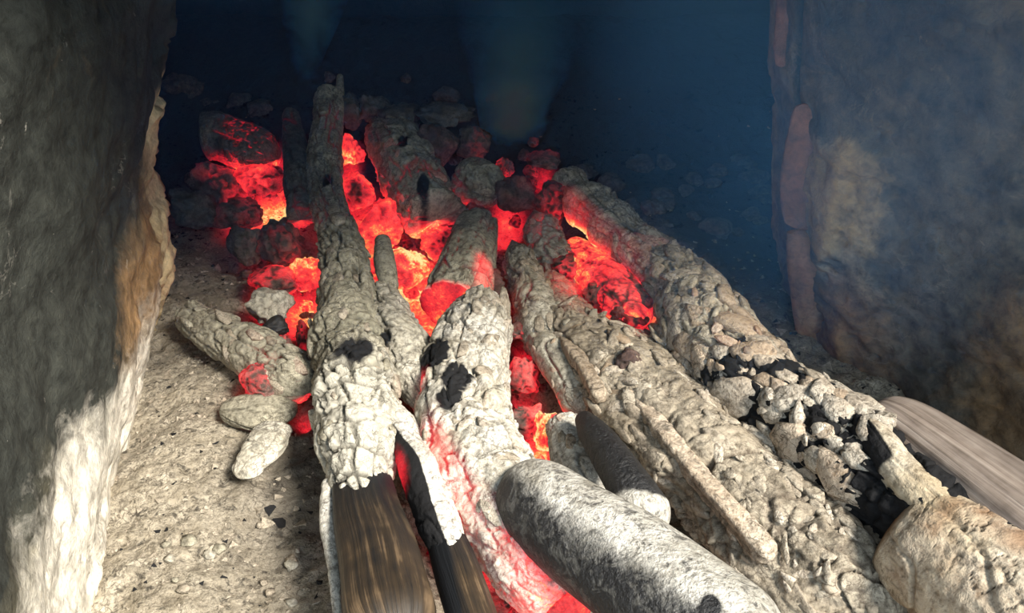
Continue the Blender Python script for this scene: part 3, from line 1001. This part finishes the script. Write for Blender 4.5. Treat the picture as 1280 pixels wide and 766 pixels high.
# ------------------------------------------------------------------ shorter logs and chunks
def chunk_log(name, keys, mat, label, cat='chunk', gain=(.8, .4), chr_=None, endheat=None, hk=None, hs=(), **kw):
    V, Fc, f = tube(keys, **kw)
    h = hot(V)
    heat = h * (gain[0] * under(f) + gain[1] * f['crack'])
    if endheat:
        heat = heat + endheat * sstep(.84, .97, f['t']) * (.75 + .8 * fbm(V * 70, 4, 3))
    for (px, py, r, a, z) in hs:
        heat = heat + a * pxdist(V, px, py, r, z) * (1 + .7 * fbm(V * 60, 3, 9))
    if hk:
        heat = np.maximum(np.interp(f['t'], [0, .2, .5, 1], hk) * (.95 + .55 * f['fld'] - .6 * f['crack']) - .45 * np.maximum(f['g'], 0) - .25 * sstep(.3, 1, f['st']) * (f['fld'] > 0), 0)
    char = np.zeros(len(V))
    if endheat:
        char = char + sstep(.90, .97, f['t'])
    for (px, py, r, a, z) in chr_ or []:
        char += a * pxdist(V, px, py, r, z)
    o = mesh_obj(name, V, Fc, mat, dict(hotness=heat, char=char, crack=f['crack'] * .8))
    CH[name] = (V, f, o)
    return tag(o, label, cat)


CH = {}
chunk_log('ash_chunk', [(484, 160, 56, .075), (500, 195, 72, .075), (522, 235, 82, .070), (546, 275, 74, .062)], M_ASHG, 'thick grey ash chunk with black char specks behind the central embers', chr_=[(528, 222, 9, 1.1, .1), (537, 238, 8, 1.1, .1), (505, 180, 9, .9, .1)],
          nl=110, nc=110, cap=('round', 'blunt'), fb=(.14, 24), grain=(.06, 10, 80), crk=(.09, 36, 44, .1), plate=.12, check=(34, 9, .14, .10), seed=21)
chunk_log('short_log_stub', [(600, 280, 50, .068), (588, 315, 66, .066), (575, 355, 76, .062), (562, 388, 78, .058)], M_ASHG, 'short upright log stub with grey bark and red glowing lower end', 'log', endheat=.75, gain=(.8, .5), hs=[(612, 360, 22, .85, .075), (604, 330, 12, .5, .08)],
          nl=120, nc=100, cap=('blunt', 'blunt'), fb=(.07, 20), grain=(.07, 8, 110), crk=(.05, 26, 70, .08), check=(22, 12, .12, .07), seed=22)
chunk_log('ash_lump', [(578, 212, 40, .075), (600, 228, 60, .072), (622, 246, 56, .068)], M_ASHG, 'rounded grey ash lump below the blue smoke plume', nl=70, nc=80, cap=('round', 'round'), fb=(.16, 26), crk=(.10, 40, 40, .1), plate=.14, seed=23)
chunk_log('dark_stick', [(362, 140, 20, .10), (367, 175, 28, .09), (372, 215, 34, .08), (376, 275, 36, .065)], M_COAL, 'thin dark charred stick standing left of the long left log', 'stick', nl=110, nc=60, cap=('round', 'blunt'), fb=(.12, 26), grain=(.06, 8, 90),
          crk=(.08, 40, 60, .1), plate=.1, check=(34, 5, .16, .14), seed=24)
chunk_log('spiky_ash_piece', [(668, 262, 22, .070), (676, 288, 44, .066), (692, 318, 52, .060), (716, 345, 40, .055)], M_ASH, 'pointed pale ash piece leaning towards the smoke, pink with heat', gain=(.8, .8), nl=80, nc=70, cap=('taper', 'round'), fb=(.22, 26),
          crk=(.13, 46, 60, .12), plate=.16, seed=25)
chunk_log('cracked_ash_stick', [(232, 392, 40, .028), (270, 415, 52, .032), (315, 440, 62, .034), (362, 470, 66, .034), (384, 492, 50, .032)], M_ASHG, 'short cracked ash stick over embers left of the long left log', 'log', gain=(1.0, .5), nl=140, nc=100,
          cap=('round', 'round'), fb=(.12, 24), crk=(.16, 34, 24, .10), plate=.24, check=(36, 7, .16, .20), seed=26)
chunk_log('pale_ash_slab', [(345, 532, 40, .026), (331, 556, 60, .027), (318, 574, 50, .027), (300, 598, 30, .026)], M_ASH, 'pale oval ash slab lying alone on the ash bed at left', gain=(0, 0), flat=.5, nl=80, nc=90, cap=('blunt', 'round'), fb=(.30, 26),
          crk=(.08, 18, 24, .05), plate=.2, seed=27)
chunk_log('pale_ash_piece', [(275, 512, 50, .022), (330, 512, 56, .024), (372, 505, 40, .022)], M_ASHG, 'low grey ash piece under the cracked stick with the glowing hole', gain=(0, 0), flat=.6, nl=70, nc=70, cap=('round', 'round'), fb=(.38, 30),
          crk=(.10, 40, 40, .1), plate=.1, seed=28)
chunk_log('glowing_stick', [(712, 310, 36, .056), (742, 340, 56, .060), (774, 370, 60, .060), (812, 404, 46, .056)], M_EMBER, 'red glowing stick between the crumbling log and the right log', 'stick', hk=[1.25, 1.35, 1.05, 1.15], nl=100, nc=70, cap=('round', 'round'),
          fb=(.14, 26), grain=(.06, 8, 100), crk=(.08, 36, 60, .1), plate=.1, seed=29)
chunk_log('glowing_splinter', [(768, 330, 14, .068), (788, 356, 22, .070), (812, 384, 20, .068)], M_EMBER, 'thin pink glowing splinter beside the black hollow under the right log', 'stick', hk=[.6, .7, .7, .6], nl=50, nc=40, cap=('round', 'round'), fb=(.12, 30),
          crk=(.05, 40, 60, .1), seed=30)
chunk_log('thin_ash_post', [(478, 300, 22, .070), (481, 330, 26, .066), (488, 365, 24, .058)], M_ASHG, 'small upright grey ash splinter between left log and yellow embers', 'stick', nl=60, nc=44, cap=('blunt', 'round'), fb=(.1, 30), grain=(.08, 8, 120),
          crk=(.05, 30, 60, .1), seed=31)
chunk_log('ash_ridge', [(640, 300, 30, .055), (652, 340, 46, .055), (672, 390, 60, .05), (690, 440, 56, .045)], M_ASH, 'knobbly pinkish ash ridge right of the short upright stub', gain=(.6, .6), nl=110, nc=90, cap=('taper', 'round'), fb=(.22, 30),
          grain=(.08, 10, 70), crk=(.12, 46, 50, .12), plate=.18, seed=32)
chunk_log('ash_stump', [(706, 530, 50, .045), (718, 575, 60, .045), (745, 620, 60, .045)], M_ASHW, 'cracked white ash stump between orange embers and the black tine', gain=(.2, .4), nl=80, nc=80, cap=('blunt', 'round'), fb=(.10, 26),
          crk=(.10, 22, 16, .06), seed=33)
chunk_log('ash_heap', [(652, 398, 26, .05), (690, 440, 48, .048), (716, 482, 46, .046), (726, 515, 40, .044)], M_ASH, 'pale ash fragment on the right bank of the orange embers', gain=(.7, .6), nl=90, nc=80, cap=('round', 'round'), fb=(.18, 28),
          grain=(.08, 10, 70), crk=(.11, 40, 50, .12), plate=.15, seed=34)
chunk_log('fallen_ash_log', [(280, 160, 46, .085), (252, 172, 58, .08), (300, 180, 60, .075)][1:2] + [(275, 172, 62, .08), (310, 185, 60, .075), (345, 200, 50, .07)], M_COAL, 'dark ashy log end lying behind the left embers', 'log', gain=(.9, .6), nl=90, nc=90,
          cap=('blunt', 'round'), fb=(.16, 24), grain=(.07, 9, 70), crk=(.12, 30, 40, .1), plate=.16, seed=35)


M_FLAKED = burnt('grey_flaky_ash', (.25, .23, .175), (.40, .37, .29), speck=.5, crackc=(.05, .04, .03), bump=.6, tint=(.30, .25, .19), world=True)
for nm_, cnt_, rng_, sz_, mt_, sd_ in [('cracked_ash_stick', 26, (.08, .92), (16, 34), [M_FLAKED, M_FLAKEG], 411), ('ash_chunk', 16, (.1, .9), (14, 30), [M_FLAKED], 412), ('ash_ridge', 22, (.1, .95), (10, 24), [M_FLAKEG], 413),
                                       ('ash_stump', 10, (.1, .9), (14, 28), [M_FLAKEG, M_FLAKE], 414), ('ash_heap', 16, (.1, .9), (10, 22), [M_FLAKEG], 415), ('spiky_ash_piece', 10, (.25, .9), (10, 20), [M_FLAKEG], 416)]:
    flakes_on(CH[nm_][0], CH[nm_][1], CH[nm_][2], cnt_, rng_, sz_, mt_, sd_, strange=(.0, 1.0), lift=.06, tilt=.16, mind=.46, tints=(0, .4), long_=(1.0, 1.8), hgain=.5)
flakes_on(*LL, 46, (.30, .78), (16, 40), [M_FLAKED, M_FLAKEG], 417, strange=(.0, 1.0), lift=.03, tilt=.12, mind=.5, tints=(0, .3), long_=(1.0, 1.6), hgain=0, bad=LBAD)
flakes_on(*ML, 44, (.05, .75), (12, 32), [M_FLAKE, M_FLAKEG], 418, strange=(.1, 1.0), lift=.03, tilt=.14, mind=.5, tints=(0, .2), long_=(1.1, 2.0), hgain=0, bad=spots)

# faceted lumps: (px, py, width px, height px, z, material, name, label)
def lump(name, px, py, w, hgt, z, mat, label, cat, seed, heatk=None, group=None, sub=4, planes=12, tint=0):
    p = at(px, py, z)
    r = pr(w, p)
    P, Fc, f = rock((r, r * .9, r * hgt / w), sub, planes, seed, .30, 2.2, .16, 2.2, round_=.12)
    P = P + p
    h = hot(P)
    n = fbm(P * 60, 3, seed)
    heat = h * (.55 + .5 * n) * (heatk if heatk is not None else .8) - .4 * f['crack'] * (h > .3) if heatk is None or heatk > 0 else 0 * h
    o = mesh_obj(name, P, Fc, mat, dict(hotness=np.maximum(heat, 0), char=0 * h, crack=f['crack'] * .6, tint=np.full(len(P), float(tint))))
    return tag(o, label, cat, group)


B = [('reddish_ash_chunk', 545, 180, 58, 50, .085, M_EMBER, 'dull reddish ash chunk at the back of the fire', .5),
     ('dark_ash_chunk', 590, 178, 46, 40, .085, M_COAL, 'dark lump between the reddish chunk and the smoke plume', .5),
     ('curled_ember', 682, 200, 44, 18, .085, M_EMBER, 'thin glowing ember at the foot of the smoke plume, behind the right log', 1.3),
     ('ember_chunk', 640, 246, 50, 54, .070, M_EMBER, 'bright pink glowing chunk under the smoke plume', 1.4),
     ('ember_chunk', 590, 268, 44, 26, .055, M_EMBER, 'glowing chunk below the rounded ash lump', 1.4),
     ('ember_chunk', 628, 212, 26, 30, .075, M_EMBER, 'small glowing wedge where the smoke plume starts', 1.5),
     ('ashy_ember', 694, 250, 54, 56, .068, M_EMBER, 'grey and red ember against the far end of the right log', 1.1),
     ('ember_chunk', 330, 222, 70, 44, .060, M_EMBER, 'large ember with yellow core behind the dark stick', 1.45),
     ('ember_chunk', 272, 228, 70, 60, .050, M_EMBER, 'dim reddish ember chunk left of the yellow-cored ember', 1.1),
     ('dark_coal', 240, 262, 66, 54, .040, M_COAL, 'dark coal by the left wall below the dim reddish ember', .3),
     ('dark_coal', 300, 270, 62, 40, .042, M_COAL, 'dark coal below the yellow-cored ember', .8),
     ('dark_coal', 352, 300, 66, 62, .048, M_COAL, 'dark coal with ashy top above the left glowing pocket', .6),
     ('dark_coal', 308, 308, 48, 56, .040, M_COAL, 'rough grey coal left of the ash-topped dark coal', .6),
     ('ember_chunk', 345, 348, 66, 34, .032, M_EMBER, 'glowing red chunk in the left pocket', 1.3),
     ('ember_chunk', 385, 345, 50, 46, .034, M_EMBER, 'yellow-hot chunk pressed against the long left log', 1.45),
     ('pink_ash_lump', 335, 384, 60, 50, .034, M_ASH, 'pinkish ash lump below the left glowing pocket', .55),
     ('charred_lump', 345, 408, 40, 22, .035, M_CHAR, 'black charred lump below the pinkish ash lump', .3),
     ('ember_chunk', 352, 432, 36, 24, .042, M_EMBER, 'small pink ember on the cracked ash stick', 1.5),
     ('ember_chunk', 324, 476, 58, 40, .036, M_EMBER, 'glowing ember in the hole of the cracked ash stick', 1.3),
     ('ember_chunk', 376, 492, 22, 18, .024, M_EMBER, 'tiny red ember at the end of the cracked ash stick', 1.3),
     ('ember_chunk', 384, 430, 30, 70, .024, M_EMBER, 'dim red ember squeezed beside the long left log', 1.1),
     ('ember_chunk', 438, 190, 34, 44, .070, M_EMBER, 'glowing hollow ember beside the top of the long left log', 1.4),
     ('ember_chunk', 445, 238, 50, 56, .055, M_EMBER, 'red-hot ember right of the long left log, upper', 1.35),
     ('ember_chunk', 474, 284, 66, 60, .048, M_EMBER, 'large red-hot ember in the middle of the central pocket', 1.35),
     ('ember_chunk', 515, 335, 60, 50, .038, M_EMBER, 'yellow-hot ember left of the short upright stub', 1.45),
     ('ember_chunk', 548, 298, 56, 40, .046, M_EMBER, 'dark red ember under the grey ash chunk', 1.1),
     ('ember_chunk', 610, 360, 44, 54, .052, M_EMBER, 'pink ember against the right side of the short upright stub', 1.5),
     ('ember_chunk', 652, 412, 40, 20, .050, M_EMBER, 'curved red ember above the orange channel', 1.4),
     ('ember_chunk', 650, 470, 48, 62, .036, M_EMBER, 'red ember at the top of the orange channel', 1.3),
     ('ember_chunk', 660, 526, 52, 46, .030, M_EMBER, 'dark crusted ember in the orange channel', 1.0),
     ('ember_chunk', 684, 540, 36, 70, .034, M_EMBER, 'orange-hot ember against the white ash stump', 1.6),
     ('ember_chunk', 786, 450, 36, 44, .075, M_EMBER, 'flat pink ember on the crumbling log', 1.6),
     ('ember_chunk', 722, 338, 56, 50, .060, M_EMBER, 'pink-hot ember at the left edge of the pocket by the right log', 1.5),
     ('ember_chunk', 786, 392, 56, 40, .058, M_EMBER, 'orange-hot ember at the lower end of the red glowing stick', 1.5),
     ('ember_chunk', 752, 372, 44, 40, .056, M_EMBER, 'red ember beside the middle of the red glowing stick', 1.4),
     ('ash_chunk', 764, 430, 70, 44, .062, M_ASHG, 'grey hollow ash chunk below the red glowing stick', .5),
     ('ash_chunk', 836, 440, 80, 50, .058, M_ASHG, 'grey ash chunk with a red crack against the right log', .8),
     ('ember_chunk', 728, 596, 30, 30, .05, M_EMBER, 'pinkish ember beside the tip of the forked log', 1.3),
     ('ash_clod', 465, 135, 44, 40, .10, M_COAL, 'dim ashy clod behind the top of the long left log', 0),
     ('ash_clod', 440, 138, 26, 44, .10, M_COAL, 'narrow dim clod right beside the top of the long left log', 0),
     ('ash_clod', 560, 140, 70, 30, .105, M_COAL, 'dim ashy clod behind the reddish chunk', 0),
     ('ash_clod', 500, 145, 60, 30, .095, M_COAL, 'dim flat clod behind the thick grey ash chunk', 0)]
for k, (nm, px, py, w, hg, z, mt, lb, hk) in enumerate(B):
    lump(nm, px, py, w, hg, z, mt, lb, 'ember' if 'ember' in nm else ('coal' if 'coal' in nm or 'charred' in nm else 'ash'), 500 + k, hk)

# small coals filling the hot pockets
POCK = [('central pocket', [(452, 230), (470, 270), (500, 300), (530, 330), (545, 300), (490, 330), (460, 310), (520, 360)], 26, (14, 26)),
        ('left pocket', [(320, 350), (350, 365), (375, 375), (395, 360), (385, 400), (330, 260), (345, 250), (365, 320)], 20, (12, 22)),
        ('orange channel', [(645, 440), (660, 480), (675, 560), (650, 500), (690, 575), (640, 520)], 18, (12, 22)),
        ('pocket by the right log', [(740, 330), (760, 360), (790, 395), (720, 340), (820, 430), (870, 490), (900, 520), (800, 420)], 20, (10, 22)),
        ('foot of the smoke plume', [(600, 255), (640, 270), (660, 215), (690, 235), (570, 200), (650, 200)], 14, (12, 22)),
        ('flank of the white middle log', [(525, 560), (545, 600), (570, 640), (600, 690), (640, 740), (660, 760)], 16, (12, 24))]
for q, (nm, spots_, cnt, sz) in enumerate(POCK):
    for k in range(cnt):
        cx, cy = spots_[k % len(spots_)]
        px, py = cx + rng.normal() * 14, cy + rng.normal() * 12
        w = rng.uniform(*sz)
        g0 = at(px, py, 0.02)
        z = max(ground(g0[0], g0[1]), -.02) + .010
        lump('small_coal', px, py, w, w * .8, z, M_EMBER, 'small glowing coal in the ' + nm, 'coal', 700 + q * 40 + k, 1.3, 'small coals in the ' + nm, sub=3, planes=9)

# dark rubble behind, on both sides
for k in range(46):
    if k < 28:
        px, py = rng.uniform(730, 960), rng.uniform(190, 330)
        if py > 200 + (px - 700) * .72:
            py = 200 + (px - 700) * .5
        nm = 'dark rubble slope right of the fire'
    else:
        px, py = rng.uniform(215, 700), rng.uniform(95, 150)
        nm = 'dark rubble behind the fire'
    w = rng.uniform(16, 40)
    g0 = at(px, py, .05)
    z = ground(g0[0], g0[1]) + .004
    lump('charcoal_lump', px, py, w, w * .7, z, M_COAL, 'dim sooty lump on the ' + nm, 'coal', 1000 + k, 0, nm, sub=3, planes=9)

# pale lumps on the ash bed at left and its front
for k in range(24):
    px = rng.uniform(180, 410)
    py = rng.uniform(300, 760) if k < 10 else rng.uniform(650, 764)
    if px < 130 + (766 - py) * .16 + 30 or px > 395:
        px = rng.uniform(240, 390)
    w = rng.uniform(9, 20)
    g0 = at(px, py, .015)
    z = ground(g0[0], g0[1]) + .004
    lump('ash_pebble', px, py, w, w * .65, z, [M_ASH, M_FLAKEG, M_ASHG][k % 3], 'small pale ash pebble on the bed beside the left wall', 'pebble', 1200 + k, 0, 'ash pebbles on the bed at left', sub=2, planes=8)

# fine crumbs everywhere on the bed
r_ = np.random.default_rng(77)
T4 = np.array([(1, 1, 1), (1, -1, -1), (-1, 1, -1), (-1, -1, 1)], float) * .6
T4F = np.array([(0, 1, 2), (0, 3, 1), (0, 2, 3), (1, 3, 2)])
n = 9000
xs = r_.uniform(-.42, .40, n)
ys = .25 + r_.uniform(0, 1, n) ** 1.5 * .85
zs = bed_z(xs, ys)
sz = r_.uniform(.0012, .0034, n) * (1 + 1.0 * (r_.uniform(size=n) > .93))
rot = r_.normal(size=(n, 3, 3))
rot = np.linalg.qr(rot)[0]
VV = (np.einsum('kij,vj->kvi', rot, T4) * np.array([1, 1, .6]) * sz[:, None, None] + np.stack([xs, ys, zs + .001], 1)[:, None, :]).reshape(-1, 3)
FF = (T4F[None] + (np.arange(n) * 4)[:, None, None]).reshape(-1, 3)
hh = hot(VV)
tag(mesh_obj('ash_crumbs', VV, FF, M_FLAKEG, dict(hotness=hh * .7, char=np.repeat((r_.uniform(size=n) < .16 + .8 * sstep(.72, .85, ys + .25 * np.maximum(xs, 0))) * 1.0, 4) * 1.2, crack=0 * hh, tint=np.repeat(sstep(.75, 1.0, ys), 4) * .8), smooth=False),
    'countless fine ash crumbs scattered over the ash bed', 'ash', kind='stuff')

# ------------------------------------------------------------------ fired clay strip and seams on the right jamb (parts of the wall)
wr = bpy.data.objects['wall_right']
WP = np.array([v.co[:] for v in wr.data.vertices]) + np.array(wr.location)
WD = WP - CP
WZ = WD @ CF
WX, WY = W / 2 + F * WD[:, 0] / WZ, H / 2 - F * (WD @ CU) / WZ


def on_wall(px, py):                        # the nearest point of the right wall in that direction
    d2 = (WX - px) ** 2 + (WY - py) ** 2
    c = np.where((d2 < max(81.0, d2.min() * 1.5)) & (WZ > .1))[0]
    return WP[c[np.argmin(WZ[c])]]



def strip_on_right(name, keys, mat, y0, seed, attrs, flat=.45, **kw):
    pts = np.array([on_wall(k[0], k[1]) for k in keys])
    t = np.linspace(0, 1, 90)
    C = catmull(pts, t)
    R = catmull(np.array([[pr(k[2], p)] * 3 for k, p in zip(keys, pts)]), t)[:, 0]
    th = np.linspace(0, 2 * math.pi, 40, endpoint=False)
    Q = np.stack([np.repeat(C[:, 2], 40), np.tile(np.cos(th), 90) * .03, np.tile(np.sin(th), 90) * .03], 1)
    d = 1 + .12 * fbm(Q * 40, 4, seed)
    pf = np.sqrt(np.clip(np.minimum(t, 1 - t) * 14, .01, 1))
    rr = np.repeat(R * pf, 40) * d
    ax = np.array([.8, -.25, 0])
    ay = np.array([.25, .8, 0])
    V = np.repeat(C, 40, 0) + rr[:, None] * (np.tile(np.cos(th), 90)[:, None] * ax + flat * np.tile(np.sin(th), 90)[:, None] * ay)
    return mesh_obj(name, V, grid_faces(90, 40), mat, {k: np.full(len(V), float(a)) for k, a in attrs.items()}, parent=wr)


strip_on_right('fired_clay_strip', [(1002, 135, 24), (999, 160, 46), (996, 210, 60), (994, 255, 58), (996, 284, 48)], M_PINK, .685, 1, dict(soot=.1, pale=0, brown=0, raw=.0))
strip_on_right('fired_clay_strip', [(997, 288, 48), (1002, 330, 60), (1008, 380, 60), (1012, 440, 56)], M_PINK, .680, 2, dict(soot=.35, pale=.25, brown=.5, raw=.3))
strip_on_right('clay_bead', [(972, -40, 22), (974, 20, 26), (972, 60, 24), (970, 86, 16)], M_PINK, .69, 3, dict(soot=.2, pale=.25, brown=0, raw=.2), flat=.6)

# ------------------------------------------------------------------ smoke
def smoke_mat(name, build, color=(.14, .45, 1.0, 1)):
    m = bpy.data.materials.new(name)
    t, N, L = nt(m)
    vol = N.new('ShaderNodeVolumeScatter')
    vol.inputs['Color'].default_value = color
    vol.inputs['Anisotropy'].default_value = 0.0
    L.new(build(N, L), vol.inputs['Density'])
    o = N.new('ShaderNodeOutputMaterial')
    L.new(vol.outputs[0], o.inputs['Volume'])
    return m


def haze_density(N, L):
    g = N.new('ShaderNodeNewGeometry').outputs['Position']
    sx = N.new('ShaderNodeSeparateXYZ')
    L.new(g, sx.inputs[0])
    n = noise(N, L, g, 5.0, 3, .6, .5)
    right = mathn(N, L, 'MULTIPLY', mathn(N, L, 'SUBTRACT', sx.outputs[0], .04), 3.6, True)
    upz = mathn(N, L, 'MULTIPLY', mathn(N, L, 'SUBTRACT', sx.outputs[2], .07), 4.6, True)
    d = mathn(N, L, 'MULTIPLY', mathn(N, L, 'ADD', right, .05), upz)
    d = mathn(N, L, 'MULTIPLY', d, mathn(N, L, 'ADD', n, .2))
    return mathn(N, L, 'MULTIPLY', d, 6.5)


hz = box('smoke_haze', (-.6, .42, .03), (.62, 1.30, .57), smoke_mat('haze', haze_density))
tag(hz, 'thin blue smoke haze filling the back of the hearth', 'smoke', kind='stuff')


def plume(name, keys, y, dens, label, seed, fl):
    pts = np.array([aty(k[0], k[1], y) for k in keys])
    t = np.linspace(0, 1, 40)
    C = catmull(pts, t)
    R = catmull(np.array([[pr(k[2], p)] * 3 for k, p in zip(keys, pts)]), t)[:, 0]
    th = np.linspace(0, 2 * math.pi, 24, endpoint=False)
    V = np.repeat(C, 24, 0)
    V[:, 0] += np.repeat(R, 24) * np.tile(np.cos(th), 40)
    V[:, 1] += np.repeat(R, 24) * np.tile(np.sin(th), 40)
    Fc = [list(q) for q in grid_faces(40, 24)] + [list(range(24))[::-1], [39 * 24 + i for i in range(24)]]
    z0, z1 = C[0][2], C[-1][2]
    ck, rk = C[:, 0], R

    def build(N, L):
        tc = N.new('ShaderNodeTexCoord').outputs['Generated']
        sx = N.new('ShaderNodeSeparateXYZ')
        L.new(tc, sx.inputs[0])
        g = N.new('ShaderNodeNewGeometry').outputs['Position']
        sp = N.new('ShaderNodeSeparateXYZ')
        L.new(g, sp.inputs[0])
        n = noise(N, L, g, 26, 3, .6, 1.2)
        kx = (C[-1][0] - C[0][0]) / (z1 - z0)
        kr = (R[-1] - R[0]) / (z1 - z0)
        zz = mathn(N, L, 'SUBTRACT', sp.outputs[2], z0)
        ax = mathn(N, L, 'ADD', mathn(N, L, 'MULTIPLY', zz, kx), float(C[0][0]))
        dx = mathn(N, L, 'ADD', mathn(N, L, 'SUBTRACT', sp.outputs[0], ax), mathn(N, L, 'MULTIPLY', mathn(N, L, 'SUBTRACT', n, .5), .05))
        dy = mathn(N, L, 'SUBTRACT', sp.outputs[1], y)
        rr = mathn(N, L, 'SQRT', mathn(N, L, 'ADD', mathn(N, L, 'POWER', dx, 2.0), mathn(N, L, 'POWER', dy, 2.0)))
        q = mathn(N, L, 'DIVIDE', rr, mathn(N, L, 'ADD', mathn(N, L, 'MULTIPLY', zz, kr), float(R[0])))
        core = mathn(N, L, 'POWER', mathn(N, L, 'SUBTRACT', 1.0, mathn(N, L, 'MULTIPLY', q, 1.0, True), True), 1.3)
        fall = ramp_out(N, L, sx.outputs[2], fl)
        return mathn(N, L, 'MULTIPLY', mathn(N, L, 'MULTIPLY', fall, core), dens)
    o = mesh_obj(name, V, Fc, smoke_mat(name, build, (.06, .34, 1.0, 1)), parent=None)
    return tag(o, label, 'smoke', kind='stuff')


G3 = lambda v: (v, v, v)
plume('smoke_plume', [(636, 206, 50), (641, 175, 76), (648, 140, 104), (654, 90, 140), (660, 20, 190), (664, -60, 240)], 1.03, 700, 'blue smoke plume rising from the embers by the right log', 1,
      [(0.0, G3(1)), (.14, G3(.9)), (.28, G3(.30)), (.45, G3(.07)), (.7, G3(.03)), (1.0, G3(0))])
plume('smoke_wisp', [(384, 100, 30), (384, 70, 44), (389, 30, 70), (396, -40, 110)], 1.12, 90, 'faint blue smoke wisp above the dark stick', 2,
      [(0.0, G3(.1)), (.25, G3(.7)), (.6, G3(1)), (1.0, G3(.2))])

# ------------------------------------------------------------------ labels that single out each of the small repeats
ORD = ['', 'second', 'third', 'fourth', 'fifth', 'sixth', 'seventh', 'eighth', 'ninth', 'tenth'] + ['%dth' % k for k in range(11, 21)] + ['21st', '22nd', '23rd'] + ['%dth' % k for k in range(24, 31)]
byg = {}
for o in bpy.data.objects:
    if o.parent is None and o.get('group') and o.name.split('.')[0] in ('small_coal', 'charcoal_lump', 'ash_pebble'):
        byg.setdefault(o['group'], []).append(o)
for gname, lst in byg.items():
    lst.sort(key=lambda o: -(o.location[1]))
    for k, o in enumerate(lst):
        o['label'] = o['label'] + (', farthest back of them' if k == 0 else ', %s from the back' % ORD[k] if k < len(lst) - 1 else ', nearest to the front')
